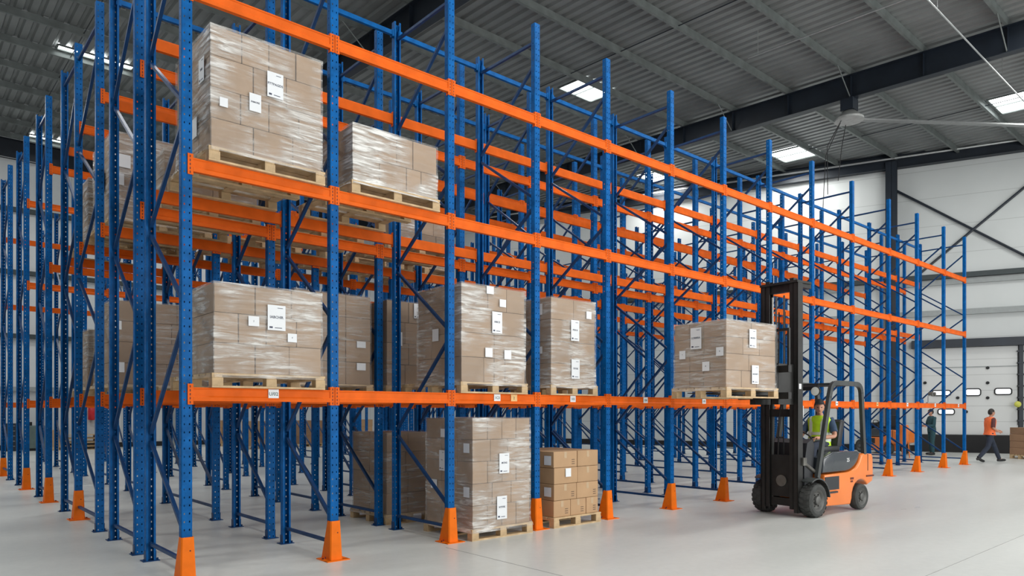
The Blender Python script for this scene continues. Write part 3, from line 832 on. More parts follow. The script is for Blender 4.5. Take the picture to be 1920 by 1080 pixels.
load('unwrapped carton stack on fourth bay floor', 6.96, 7.04, 0.0, 0.92, 0.98,
     [(0.235, [0.37, 0.72]), (0.23, [0.5]), (0.23, [0.52]), (0.23, [0.52])], [0.5],
     [(0.30, 0.33, 0.11, 0.12, None)], [(0.12, 0.14, 0.14, 0.13, None), (0.12, 0.62, 0.14, 0.13, None)], film=False, mname='cardraw', seed=8, full_top=True)
load('second row stack on lowest beam, second bay', 3.98, 8.87, ZL, 1.13, 1.0,
     [(0.31, [0.3, 0.66]), (0.31, [0.33, 0.66]), (0.31, [0.3, 0.66]), (0.31, [0.33, 0.66])], [0.5],
     [(0.86, 0.55, 0.14, 0.09, None), (0.86, 0.80, 0.14, 0.10, None)], pd=1.31, haze=0.5, seed=11)
load('second row load on lowest beam, third bay', 5.38, 8.87, ZL, 0.62, 1.0,
     [(0.31, [0.5]), (0.31, [0.6]), (0.31, [0.5]), (0.31, [0.6])], [0.5], [(0.3, 0.45, 0.12, 0.2, None), (0.82, 0.10, 0.12, 0.22, None)], pd=1.31, haze=0.4, seed=12)
load('second row floor load of third bay', 5.36, 8.84, 0.0, 0.72, 1.0,
     [(0.30, [0.5]), (0.30, [0.5]), (0.30, [0.45]), (0.28, [0.5])], [0.5], [], seed=13, full_top=True)
load('pale load high in third row', 6.90, 10.9, ROWLV[2][1] + 0.067, 1.1, 0.9,
     [(0.30, [0.3, 0.6]), (0.30, [0.4, 0.7]), (0.30, [0.3, 0.65])], [0.5], [], pd=1.55, haze=1.3, seed=14)
load('tall load high in left end third row', 2.27, 10.92, ROWLV[2][1] + 0.067, 1.3, 1.15,
     [(0.30, [0.33, 0.66]), (0.29, [0.3, 0.6]), (0.30, [0.33, 0.66]), (0.29, [0.3, 0.7])], [0.5],
     [(0.10, 0.33, 0.2, 0.18, None), (0.34, 0.28, 0.18, 0.2, None), (0.34, 0.10, 0.16, 0.12, None), (0.06, 0.55, 0.14, 0.16, None)], [(0.4, 0.5, 0.2, 0.3, None)], pd=1.48, haze=0.9, seed=15)
load('load high behind left end third row', 2.27, 12.42, ROWLV[2][1] + 0.067, 1.2, 1.0,
     [(0.30, [0.5]), (0.30, [0.5]), (0.30, [0.5])], [0.5], [], pd=1.22, haze=1.2, seed=16)
load('load on lowest beam, left end third row', 2.27, 10.92, ZL, 1.28, 1.1,
     [(0.30, [0.3, 0.55]), (0.29, [0.33, 0.66]), (0.29, [0.25, 0.6]), (0.28, [0.33, 0.66])], [0.5],
     [(0.06, 0.30, 0.08, 0.12, None), (0.08, 0.8, 0.1, 0.14, None)], pd=1.48, haze=0.6, seed=17)
load('load on lowest beam behind third row', 2.27, 12.42, ZL, 1.2, 1.0,
     [(0.30, [0.5]), (0.30, [0.5]), (0.28, [0.5])], [0.5], [], pd=1.22, haze=1.0, seed=18)
load('low load high in second row', 2.4, 8.9, ROWLV[1][1] + 0.067, 1.1, 1.0,
     [(0.28, [0.5]), (0.28, [0.4])], [0.5], [], pd=1.28, haze=0.8, seed=19)

# ------------------------------------------------------------------ forklift
YAW = math.radians(5)
FA = math.atan2(math.sin(YAW), -math.cos(YAW))      # heading: along the rack face towards the viewer
FO = V((10.73, 5.55, 0))
FL = thing('forklift', 'orange and black forklift with raised mast carrying a wrapped load', 'forklift', FO, FA)
def fp(name, mb, mat, parent=None, smooth=0, label=None):
    o = obj(name, mb, mat, parent or FL, smooth=smooth)
    if label: o['label'] = label
    return o
def arc(cx, cz, r, a0, a1, n): return [(cx + r*math.cos(math.radians(a0 + (a1-a0)*i/n)), cz + r*math.sin(math.radians(a0 + (a1-a0)*i/n))) for i in range(n+1)]
def bez(p0, p1, p2, n=8): return [((1-t)**2*p0[0] + 2*t*(1-t)*p1[0] + t*t*p2[0], (1-t)**2*p0[1] + 2*t*(1-t)*p1[1] + t*t*p2[1]) for t in [i/n for i in range(n+1)]]
def bevprism(prof, y0, y1, b):
    bm = bmesh.new()
    f = bm.faces.new([bm.verts.new((x, y0, z)) for x, z in prof])
    r = bmesh.ops.extrude_face_region(bm, geom=[f])
    for v in [g for g in r['geom'] if isinstance(g, bmesh.types.BMVert)]: v.co.y = y1
    ed = [e for e in bm.edges if abs(e.verts[0].co.y - e.verts[1].co.y) < 1e-6]
    bmesh.ops.bevel(bm, geom=ed, offset=b, segments=3, affect='EDGES', profile=0.5)
    bmesh.ops.triangulate(bm, faces=[f for f in bm.faces if len(f.verts) > 8])
    bm.verts.index_update(); mb = MB()
    mb.add([v.co[:] for v in bm.verts], [[v.index for v in f.verts] for f in bm.faces]); bm.free(); return mb
# body side profile (x forward of the front axle, z)
prof = [(-0.29, 0.14)] + [(-1.10, 0.115)] + arc(-1.43, 0.22, 0.285, 200-180-40, 90, 6)[1:] + arc(-1.43, 0.22, 0.285, 90, 140, 4)[1:] + \
       [(-1.82, 0.46), (-1.84, 0.58), (-1.83, 0.86), (-1.79, 0.92), (-1.50, 0.935)] + bez((-1.44, 0.90), (-1.36, 0.66), (-1.0, 0.645), 8) + [(-0.33, 0.635), (-0.31, 0.52)]
fp('chassis', bevprism(prof, -0.42, 0.42, 0.025), M['fork_orange'], smooth=40, label='orange steel body with counterweight')
for s_ in (1, -1):
    mb = MB(); mb.box(-1.66, -1.645, s_*0.42 - 0.003, s_*0.42 + 0.003, 0.64, 0.92); fp('counterweight_seam', mb, M['black'])
    mb = MB(); y = s_*0.423; mb.box(-0.74, -0.33, y - 0.003, y + 0.003, 0.39, 0.60); mb.box(-0.66, -0.33, y - 0.03, y + 0.03, 0.34, 0.365); fp('step_plate', mb, M['dash'])
    mb = MB(); mb.box(-1.19, -1.09, y - 0.002, y + 0.003, 0.52, 0.555); mb.box(-1.165, -1.10, y - 0.002, y + 0.003, 0.475, 0.505); mb.box(-1.84, -1.60, s_*0.42 - 0.002, s_*0.42 + 0.012, 0.54, 0.565); fp('side_emblem', mb, M['slot'])
mb = MB(); hp = [(-0.30, 0.66), (-0.98, 0.66)] + bez((-1.02, 0.66), (-1.33, 0.70), (-1.42, 0.90), 8)[1:] + [(-1.43, 0.95), (-1.36, 0.975), (-0.62, 0.985), (-0.34, 0.90)]
h_ = fp('hood', bevprism(hp, -0.40, 0.40, 0.03), M['hood'], smooth=40, label='dark grey hood under the seat')
t = link('hood_lettering', text_mesh('25', 0.085, M['white']), h_, (-1.06, 0.402, 0.84)); t.rotation_euler = (PI/2, 0, PI)
t = link('hood_lettering', text_mesh('25', 0.085, M['white']), h_, (-1.06, -0.402, 0.84)); t.rotation_euler = (PI/2, 0, 0)
mb = MB(); mb.box(-0.36, 0.14, -0.36, 0.36, 0.50, 0.56); fp('floor_plate', mb, M['dash'])
mb = MB(); mb.prism([(0.10, 0.30), (0.10, 0.80), (0.02, 1.14), (-0.12, 1.20), (-0.18, 1.10), (-0.13, 0.56), (-0.30, 0.56), (-0.30, 0.30)], -0.33, 0.33, 'y'); fp('cowl', mb, M['dash'])
for s_ in (1, -1):
    mb = MB(); A = arc(0, 0.265, 0.345, 60, 175, 10) ; B = arc(0, 0.265, 0.325, 175, 60, 10)
    mb.prism(A + B, s_*0.32, s_*0.505, 'y'); fp('front_fender', mb, M['guardgrey'])
mb = MB(); mb.tube([(-0.14, 0.02, 1.0), (-0.36, 0.02, 1.16)], 0.028, 10); fp('steering_column', mb, M['dash'])
mb = MB(); c = V((-0.38, 0.02, 1.18)); ax = V((-0.8, 0, 0.6)).normalized(); e1 = V((0,1,0)); e2 = ax.cross(e1)
ring = [c + e1*(0.155*math.cos(2*PI*k/20)) + e2*(0.155*math.sin(2*PI*k/20)) for k in range(21)]
mb.tube(ring, 0.014, 8, caps=False)
for k in (0, 7, 13): mb.tube([c, ring[k]], 0.010, 6)
mb.sphere(ring[3] + ax*0.04, 0.022, 0.022, 0.022, 8, 6)
fp('steering_wheel', mb, M['black'], smooth=50)
for y in (-0.22, -0.27, -0.32):
    mb = MB(); mb.tube([(-0.12, y, 1.0), (-0.17, y, 1.2)], 0.008, 6); mb.sphere((-0.172, y, 1.21), 0.02, 0.02, 0.02, 8, 6); fp('lever', mb, M['black'])
mb = MB(); mb.bbox(-1.12, -0.62, -0.24, 0.24, 0.975, 1.07, 0.03); fp('seat_cushion', mb, M['seat'], smooth=40)
mb = bevprism([(-1.04, 1.03), (-1.18, 1.05), (-1.28, 1.48), (-1.20, 1.50), (-1.14, 1.46)], -0.23, 0.23, 0.03); fp('seat_back', mb, M['seat'], smooth=40)
# overhead guard
for s_ in (1, -1):
    y = s_*0.39
    path = [(-0.16, y, 0.60), (-0.50, y, 1.86)] + [(p, y, q) for p, q in bez((-0.54, 1.98), (-0.58, 2.09), (-0.74, 2.095), 6)] + [(-1.22, y, 2.09)] + [(p, y, q) for p, q in bez((-1.34, 2.085), (-1.47, 2.07), (-1.49, 1.95), 5)] + [(-1.58, y, 0.92)]
    mb = MB()
    for a, b in zip(path, path[1:]): mb.bar(V(a), V(b) + (V(b)-V(a)).normalized()*0.012, 0.055, 0.075, up=(1,0,0) if abs(b[0]-a[0]) < abs(b[2]-a[2]) else (0,0,1))
    fp('guard_pillar', mb, M['guardgrey'], label='bent grey overhead guard post')
for i in range(7):
    x = -0.62 - i*0.115; mb = MB(); mb.bar((x, -0.37, 2.075), (x, 0.37, 2.075), 0.03 if i else 0.06, 0.035); fp('guard_bar', mb, M['guardgrey'])
for y in (0.17, -0.17):
    mb = MB(); mb.lathe([(0.0, -0.05), (0.05, -0.05), (0.075, 0.03), (0.075, 0.05)], (-0.52, y, 1.96), 'x', 14)
    mb.tube([(-0.52, y, 2.0), (-0.58, y, 2.07)], 0.012, 6); l_ = fp('work_lamp', mb, M['black'])
    mb = MB(); mb.lathe([(0.0, 0.045), (0.07, 0.045), (0.07, 0.051), (0, 0.055)], (-0.52, y, 1.96), 'x', 14); obj('lamp_lens', mb, M['lamp'], l_)
mb = MB(); mb.bbox(-0.66, -0.56, -0.16, 0.14, 1.98, 2.05, 0.015); fp('mirror_box', mb, M['black'])
# mast
MX = 0.20
for s_ in (1, -1):
    mb = MB(); y = s_*0.285
    mb.box(MX-0.065, MX+0.065, y - 0.012 + s_*0.03, y + 0.012 + s_*0.03, 0.07, 3.62)
    for x in (MX-0.065, MX+0.047): mb.box(x, x+0.018, min(y - s_*0.03, y + s_*0.04), max(y - s_*0.03, y + s_*0.04), 0.07, 3.62)
    fp('outer_mast_channel', mb, M['mast'])
    mb = MB(); y = s_*0.215
    mb.box(MX-0.055, MX+0.055, y - 0.01 + s_*0.02, y + 0.01 + s_*0.02, 0.12, 3.70)
    for x in (MX-0.055, MX+0.04): mb.box(x, x+0.015, min(y - s_*0.04, y + s_*0.02), max(y - s_*0.04, y + s_*0.02), 0.12, 3.70)
    fp('inner_mast_channel', mb, M['mast'])
    mb = MB(); mb.tube([(MX-0.02, s_*0.175, 0.15), (MX-0.02, s_*0.175, 2.2)], 0.035, 12); mb.tube([(MX-0.02, s_*0.175, 2.2), (MX-0.02, s_*0.175, 3.45)], 0.02, 10, 1); fp('lift_cylinder', mb, [M['mast'], M['steel']], smooth=50)
    mb = MB(); mb.box(MX+0.03, MX+0.04, s_*0.07 - 0.014, s_*0.07 + 0.014, 1.9, 3.45); fp('lift_chain', mb, M['mastgrey'])
    mb = MB(); mb.tube([(-0.30, s_*0.34, 0.62), (MX-0.05, s_*0.33, 0.86)], 0.03, 10); mb.box(MX-0.12, MX-0.03, s_*0.30, s_*0.36, 0.80, 0.92); fp('tilt_cylinder', mb, M['mastgrey'])
for z in (0.16, 1.55, 3.50):
    mb = MB(); mb.box(MX-0.06, MX+0.02, -0.31, 0.31, z, z + 0.12); fp('mast_crossmember', mb, M['mast'])
mb = MB(); mb.box(MX-0.30, MX+0.09, -0.33, 0.33, 3.62, 3.655); mb.box(MX-0.34, MX-0.06, 0.24, 0.30, 3.56, 3.63); fp('mast_top_plate', mb, M['mast'])
mb = MB(); mb.box(MX-0.055, MX+0.02, -0.2, 0.2, 0.30, 0.95); fp('mast_shield', mb, M['mast'])
mb = MB(); mb.lathe([(0.0, -0.01), (0.09, -0.01), (0.09, 0.01), (0, 0.012)], (MX+0.03, 0.02, 0.55), 'x', 16); fp('mast_hub_plate', mb, M['mastgrey'])
mb = MB(); mb.tube([(MX, -0.06, 0.9), (MX+0.02, -0.03, 1.5), (MX, 0.05, 2.2), (MX-0.02, 0.05, 3.2)], 0.012, 6); mb.tube([(MX-0.02, 0.03, 0.9), (MX+0.01, 0.04, 1.6), (MX, -0.05, 2.3), (MX, -0.04, 3.2)], 0.012, 6); fp('hydraulic_hose', mb, M['black'])
mb = MB(); mb.box(MX-0.075-0.006, MX-0.07, 0.27, 0.33, 1.55, 1.72); mb.box(MX-0.02, MX+0.04, 0.326, 0.33, 1.98, 2.06); fp('mast_sticker', mb, M['paper'])
# carriage, backrest and forks
FZ = 1.84
mb = MB()
for z in (FZ - 0.02, FZ + 0.38): mb.box(0.62, 0.70, -0.44, 0.44, z, z + 0.10)
for y in (-0.2, 0.2): mb.box(0.26, 0.66, y - 0.05, y + 0.05, FZ - 0.10, FZ + 0.52)
mb.box(0.30, 0.62, -0.16, 0.16, FZ + 0.02, FZ + 0.14); mb.box(0.30, 0.62, -0.2, 0.2, FZ + 0.38, FZ + 0.5)
fp('fork_carriage', mb, M['mast'])
mb = MB()
for y in (-0.42, -0.21, 0, 0.21, 0.42): mb.box(0.64, 0.68, y - 0.015, y + 0.015, FZ + 0.45, FZ + 1.0)
mb.box(0.64, 0.68, -0.435, 0.435, FZ + 1.0, FZ + 1.04); fp('load_backrest', mb, M['mast'])
for y in (-0.22, 0.22):
    mb = MB(); mb.box(0.70, 0.745, y - 0.05, y + 0.05, FZ + 0.03, FZ + 0.50)
    mb.prism([(0.70, FZ+0.03), (0.745, FZ+0.03), (2.12, FZ+0.05), (2.12, FZ+0.062), (0.745, FZ+0.082), (0.70, FZ+0.082)], y - 0.05, y + 0.05, 'y'); fp('fork', mb, M['mast'])
# wheels
def wheel(name, c, R, W, tread):
    mb = MB(); s_ = 1 if c[1] > 0 else -1
    r2 = R*0.62
    mb.lathe([(r2, -W/2), (R*0.80, -W/2 - 0.008), (R*0.94, -W/2 + 0.012), (R*0.975, -W/2 + 0.04), (R*0.975, W/2 - 0.04), (R*0.94, W/2 - 0.012), (R*0.80, W/2 + 0.008), (r2, W/2)], (0,0,0), 'y', 40)
    if tread:
        nb = 20
        for k in range(nb):
            for sd in (-1, 1):
                an = 2*PI*(k + (0.5 if sd > 0 else 0))/nb
                u = V((math.cos(an), 0, math.sin(an))); t = V((-math.sin(an), 0, math.cos(an)))
                for (ya, yb, sk) in ((0.012, W*0.30, 0.0), (W*0.30, W/2 - 0.004, 0.014)):
                    vs = []
                    for rr in (R*0.95, R):
                        for (tt, yy) in ((-0.024, ya), (0.024, ya), (0.024, yb), (-0.024, yb)):
                            vs.append(u*(rr - (0.012 if (yy > W*0.45 and rr == R) else 0)) + t*(tt + sk + (yy - ya)*0.12) + V((0, sd*yy, 0)))
                    mb.add(vs, [(0,3,2,1),(4,5,6,7),(0,1,5,4),(1,2,6,5),(2,3,7,6),(3,0,4,7)])
    o = obj(name, mb, M['tyre'], FL, c, smooth=35)
    mb = MB(); y = s_*W/2
    mb.lathe([(r2*1.01, y*0.98), (r2*0.92, y*0.9), (r2*0.75, y*0.62), (r2*0.45, y*0.58), (r2*0.40, y*0.95), (r2*0.25, y*1.02), (0.0, y*1.02)], (0,0,0), 'y', 24)
    mb.lathe([(0.0, -y*0.6), (r2*1.0, -y*0.6)], (0,0,0), 'y', 24)
    for k in range(6):
        an = 2*PI*k/6; mb.lathe([(0.013, y*0.55), (0.013, y*0.78), (0, y*0.78)], (r2*0.6*math.cos(an), 0, r2*0.6*math.sin(an)), 'y', 6)
    obj('wheel_rim', mb, M['rim'], o, smooth=35)
    return o
for s_ in (1, -1):
    wheel('front_wheel', (0, s_*0.41, 0.265), 0.265, 0.20, True)
    wheel('rear_wheel', (-1.43, s_*0.37, 0.22), 0.22, 0.15, False)
# load on the forks
fm = Matrix.Translation(FO) @ Matrix.Rotation(FA, 4, 'Z')
lm = fm @ Matrix.Translation((2.2, 0.46, FZ - 0.018)) @ Matrix.Rotation(PI, 4, 'Z')     # local x: back along the forks, y: away from the viewer
load('load lifted on the forklift forks', 0, 0, 0, 1.14, 0.90,
     [(0.235, [0.3, 0.6]), (0.225, [0.45]), (0.23, [0.33, 0.66]), (0.225, [0.5])], [0.42, 0.7],
     [(0.5, 0.25, 0.16, 0.26, 'INOITR'), (0.55, 0.80, 0.16, 0.26, 'NOORTI')],
     [(0.55, 0.24, 0.19, 0.30, 'LORIRRA'), (0.82, 0.48, 0.11, 0.12, 'T'), (0.10, 0.47, 0.12, 0.12, 'K'), (0.36, 0.68, 0.12, 0.13, 'K')], base=lm, haze=0.65, seed=21)

# ------------------------------------------------------------------ people
def skin_mesh(nodes, edges, root, levels=1):
    me = bpy.data.meshes.new('skin_tmp'); keys = list(nodes)
    me.from_pydata([nodes[k][0] for k in keys], [(keys.index(a), keys.index(b)) for a, b in edges], [])
    o = bpy.data.objects.new('skin_tmp', me); COL.objects.link(o)
    md = o.modifiers.new('s', 'SKIN'); md.branch_smoothing = 0.4
    sv = me.skin_vertices[0].data
    for i, k in enumerate(keys):
        r = nodes[k][1]; sv[i].radius = (r, r) if not isinstance(r, tuple) else r
        sv[i].use_root = (k == root)
    sb = o.modifiers.new('u', 'SUBSURF'); sb.levels = levels; sb.render_levels = levels
    bpy.context.view_layer.update()
    ev = bpy.data.meshes.new_from_object(o.evaluated_get(bpy.context.evaluated_depsgraph_get()))
    vs = [v.co.copy() for v in ev.vertices]; fs = [list(p.vertices) for p in ev.polygons]
    bpy.data.objects.remove(o); bpy.data.meshes.remove(ev); bpy.data.meshes.remove(me)
    return vs, fs
def person(label, J, mats, loc, rotz, cat='person', band=True, cap=False, sleeve=0.55, vest=True):
    """J: joints in metres; the person faces local +X, left is +Y."""
    root = thing('person', label, cat, loc, rotz)
    g = {k: V(v) for k, v in J.items() if isinstance(v, tuple)}
    nd = {'pel': (g['pelvis'], 0.10), 'wai': (g['pelvis'].lerp(g['chest'], 0.5), 0.10), 'che': (g['chest'], 0.105), 'nb': (g['neck'], 0.058), 'nt': (g['neck'].lerp(g['head'], 0.55), 0.052)}
    ed = [('pel','wai'),('wai','che'),('che','nb'),('nb','nt')]
    for s_ in 'LR':
        sh, el, wr = g['sh'+s_], g['el'+s_], g['wr'+s_]
        hp, kn, an, to = g['hip'+s_], g['kn'+s_], g['an'+s_], g['toe'+s_]
        nd.update({'sh'+s_: (sh, 0.055), 'ua'+s_: (sh.lerp(el, 0.5), 0.046), 'el'+s_: (el, 0.038), 'fa'+s_: (el.lerp(wr, 0.35), 0.038), 'wr'+s_: (wr, 0.025)})
        hd = g['hd'+s_].normalized(); up = g.get('hu'+s_, V((0,0,1)))
        pm = wr + hd*0.075
        nd['pm'+s_] = (pm, 0.034)
        ed += [('che','sh'+s_), ('sh'+s_,'ua'+s_), ('ua'+s_,'el'+s_), ('el'+s_,'fa'+s_), ('fa'+s_,'wr'+s_), ('wr'+s_,'pm'+s_)]
        nd.update({'hp'+s_: (hp, 0.08), 'th'+s_: (hp.lerp(kn, 0.5), 0.068), 'kn'+s_: (kn, 0.052), 'ca'+s_: (kn.lerp(an, 0.35), 0.05), 'an'+s_: (an, 0.036), 'to'+s_: (to, 0.03)})
        ed += [('pel','hp'+s_), ('hp'+s_,'th'+s_), ('th'+s_,'kn'+s_), ('kn'+s_,'ca'+s_), ('ca'+s_,'an'+s_), ('an'+s_,'to'+s_)]
    vs, fs = skin_mesh(nd, ed, 'pel', 2)
    mb = MB(); mb.add(vs, fs, 0)
    # fingers: four of unequal length and a thumb from the side of the palm, curled
    for s_ in 'LR':
        wr = g['wr'+s_]; hd = g['hd'+s_].normalized(); pal = g['hp_'+s_].normalized()       # palm normal
        sd = hd.cross(pal).normalized()
        cur = J.get('curl', 0.6)
        for q, ln in zip((-0.027, -0.009, 0.009, 0.026), (0.068, 0.078, 0.073, 0.056)):
            b0 = wr + hd*0.085 + sd*q; b1 = b0 + (hd*math.cos(cur*0.6) + pal*math.sin(cur*0.6))*ln*0.45
            b2 = b1 + (hd*math.cos(cur*1.6) + pal*math.sin(cur*1.6))*ln*0.32; b3 = b2 + (hd*math.cos(cur*2.4) + pal*math.sin(cur*2.4))*ln*0.26
            mb.tube([b0 - hd*0.02, b0, b1, b2, b3], [0.010, 0.0098, 0.009, 0.0082, 0.006], 7, 0)
        ts = J.get('thumb'+s_, 1)
        t0_ = wr + hd*0.03 + sd*(0.026*ts); t1_ = t0_ + (hd*0.6 + sd*ts*0.7 + pal*0.3).normalized()*0.035; t2_ = t1_ + (hd*0.85 + pal*0.5).normalized()*0.03
        mb.tube([t0_ - hd*0.01, t0_, t1_, t2_], [0.013, 0.0125, 0.0105, 0.008], 7, 0)
    # head: skull, jaw, brow, nose, ears
    hc = g['head']; yaw = J.get('head_yaw', 0.0)
    R = Matrix.Rotation(yaw, 3, 'Z') @ Matrix.Rotation(J.get('head_pitch', 0.0), 3, 'Y')
    def hf(p):
        x, y, z = p
        t = max(0.0, -z/0.12)
        y *= 1 - 0.34*t*t - 0.1*t; x = x*(1 - 0.12*t) + 0.016*t
        if x < 0: x *= 1.08
        nose = math.exp(-((y/0.013)**2 + ((z + 0.022)/0.026)**2)); brow = math.exp(-((y/0.05)**2 + ((z - 0.018)/0.012)**2)); chin = math.exp(-((y/0.025)**2 + ((z + 0.10)/0.02)**2))
        soc = math.exp(-(((abs(y) - 0.031)/0.016)**2 + ((z + 0.002)/0.013)**2))
        if x > 0: x += 0.026*nose + 0.006*brow + 0.008*chin - 0.010*soc
        return R @ V((x, y, z))
    mb.sphere(hc, 0.094, 0.076, 0.120, 32, 24, 0, hf)
    for s_ in (-1, 1):
        mb.sphere(hc + R @ V((-0.008, s_*0.078, -0.008)), 0.017, 0.010, 0.030, 8, 6, 0)
        mb.sphere(hc + R @ V((0.083, s_*0.031, -0.002)), 0.009, 0.013, 0.007, 8, 6, 1)
    mb.sphere(hc + R @ V((0.090, 0, -0.062)), 0.010, 0.022, 0.007, 10, 6, 2)
    obj('body', mb, [M['skin'], M['eye'], M['lip']], root, smooth=70)
    # hair or cap
    def hairf(p):
        x, y, z = p
        if z < -0.01 and x > -0.02: z = -0.01 + (z + 0.01)*0.1; x *= 0.85; y *= 0.95
        if x > 0.05: z = max(z, 0.045)
        return R @ V((x*1.0 - 0.008, y, max(z, -0.075)))
    mb = MB(); mb.sphere(hc + R @ V((0, 0, 0.014)), 0.100, 0.083, 0.120, 24, 18, 0, hairf); obj('cap' if cap else 'hair', mb, M['cap'] if cap else M['hair'], root, smooth=70)
    if cap:
        mb = MB(); mb.loft([(hc + R @ V((0.05, 0, 0.052)), R @ V((0,1,0)), R @ V((1,0,0)), 0.07, 0.07), (hc + R @ V((0.05, 0, 0.060)), R @ V((0,1,0)), R @ V((1,0,0)), 0.066, 0.066)], 18, caps=True); obj('cap_peak', mb, M['cap'], root)
    # torso garments
    side = (g['shL'] - g['shR']).normalized(); upv = (g['neck'] - g['pelvis']).normalized(); fw = side.cross(upv).normalized()
    pel, nk, ch = g['pelvis'], g['neck'], g['chest']
    def tors(e_, lo=-0.05, hi=1.1):
        T = [(-0.16, 0.175, 0.142), (-0.02, 0.165, 0.115), (0.15, 0.160, 0.110), (0.35, 0.158, 0.108), (0.55, 0.172, 0.115), (0.75, 0.185, 0.118), (0.88, 0.188, 0.108), (0.96, 0.155, 0.09), (1.03, 0.075, 0.072)]
        out_ = []
        for t, a, b in T:
            if t < lo - 1e-6 or t > hi + 1e-6: continue
            c = pel.lerp(ch, min(1, t/0.68)) if t < 0.68 else ch.lerp(nk, (t - 0.68)/0.32)
            out_.append((c, side, fw, a + e_, b + e_))
        return out_
    mb = MB(); mb.loft(tors(0.0), 24)
    for s_ in 'LR':
        sh, el, wr = g['sh'+s_], g['el'+s_], g['wr'+s_]
        inn = sh.lerp(ch, 0.35)
        if sleeve <= 1: mb.tube([inn, sh, sh.lerp(el, 0.4), sh.lerp(el, sleeve + 0.25)], [0.055, 0.062, 0.060, 0.058], 14)
        else: mb.tube([inn, sh, sh.lerp(el, 0.5), el, el.lerp(wr, 0.5), el.lerp(wr, 0.95)], [0.055, 0.062, 0.058, 0.052, 0.046, 0.038], 14)
    obj('shirt', mb, mats['shirt'], root, smooth=60)
    if vest:
        mb = MB(); mb.loft(tors(0.018, -0.2), 28); v_ = obj('vest', mb, mats['vest'], root, smooth=60)
        if band:
            for t in (0.12, 0.36):
                c = pel.lerp(ch, t/0.68); mb = MB()
                mb.loft([(c - upv*0.024, side, fw, 0.1825, 0.1325), (c + upv*0.024, side, fw, 0.1825, 0.1325)], 28); obj('reflective_band', mb, M['reflect'], v_, smooth=60)
            for s_ in (1, -1):
                mb = MB(); P_ = [ch + side*(s_*0.095) + fw*(0.118 if True else 0) + upv*q for q in (-0.18, 0.0, 0.10)] + [nk + side*(s_*0.095) + fw*0.06 + upv*0.0]
                for a, b in zip(P_, P_[1:]): mb.bar(a + fw*0.02, b + fw*0.02, 0.05, 0.006, up=fw)
                obj('reflective_strap', mb, M['reflect'], v_)
    # trousers and shoes
    mb = MB(); mb.loft([(pel + upv*0.10, side, fw, 0.168, 0.118), (pel, side, fw, 0.172, 0.125), (pel - upv*0.08, side, fw, 0.165, 0.12)], 24, caps=True)
    for s_ in 'LR':
        hp, kn, an = g['hip'+s_], g['kn'+s_], g['an'+s_]
        mb.tube([hp + upv*0.05, hp, hp.lerp(kn, 0.5), kn, kn.lerp(an, 0.4), an + (kn - an).normalized()*0.02], [0.085, 0.098, 0.085, 0.070, 0.068, 0.056], 16)
    obj('trousers', mb, mats['trousers'], root, smooth=60)
    for s_ in 'LR':
        an, to = g['an'+s_], g['toe'+s_]; dr = (to - an); dr.z = 0; dr = dr.normalized() if dr.length > 1e-4 else V((1,0,0))
        mb = MB(); heel = an - dr*0.06; sole = min(an.z, to.z)
        ax = (to - an).normalized()
        mb.tube([an + V((0,0,0.06)), an, an + V((0,0,-0.03))], [0.045, 0.048, 0.045], 12)
        mb.tube([heel + V((0,0,-0.035)), an + dr*0.02 + V((0,0,-0.03)), an.lerp(to, 0.6) + V((0,0,-0.012)), to + dr*0.02, to + dr*0.055], [0.038, 0.047, 0.045, 0.038, 0.016], 12)
        obj('shoe', mb, mats['shoe'], root, smooth=60)
    return root
# driver, seated in the forklift
J = dict(pelvis=(-0.88, 0, 1.17), chest=(-0.93, 0, 1.46), neck=(-0.90, 0.01, 1.61), head=(-0.86, 0.02, 1.77), head_yaw=0.55, head_pitch=0.1,
         shL=(-0.93, 0.185, 1.545), shR=(-0.92, -0.185, 1.545), elL=(-0.86, 0.29, 1.29), elR=(-0.80, -0.27, 1.29), wrL=(-0.60, 0.17, 1.265), wrR=(-0.56, -0.15, 1.25),
         hdL=(0.85, -0.35, 0.0), hdR=(0.9, 0.1, 0.0), hp_L=(0.25, 0.2, -0.8), hp_R=(0.2, 0, -0.9), thumbL=-1, thumbR=1, curl=0.9,
         hipL=(-0.86, 0.09, 1.15), hipR=(-0.86, -0.09, 1.15), knL=(-0.46, 0.14, 1.13), knR=(-0.46, -0.14, 1.13), anL=(-0.34, 0.15, 0.66), anR=(-0.34, -0.15, 0.66), toeL=(-0.19, 0.16, 0.60), toeR=(-0.19, -0.16, 0.60))
DZ = -0.06
for k in list(J):
    if isinstance(J[k], tuple) and k[:2] not in ('hd', 'hp') and not k.startswith('an') and not k.startswith('toe'): J[k] = (J[k][0], J[k][1], J[k][2] + DZ)
for k in ('hipL', 'hipR'): J[k] = (J[k][0], J[k][1], 1.15 + DZ)
person('person in yellow vest and dark cap seated driving the forklift', J, dict(shirt=M['shirtblue'], vest=M['hivisy'], trousers=M['trousers'], shoe=M['shoe']), FO, FA, cap=True, sleeve=0.5)
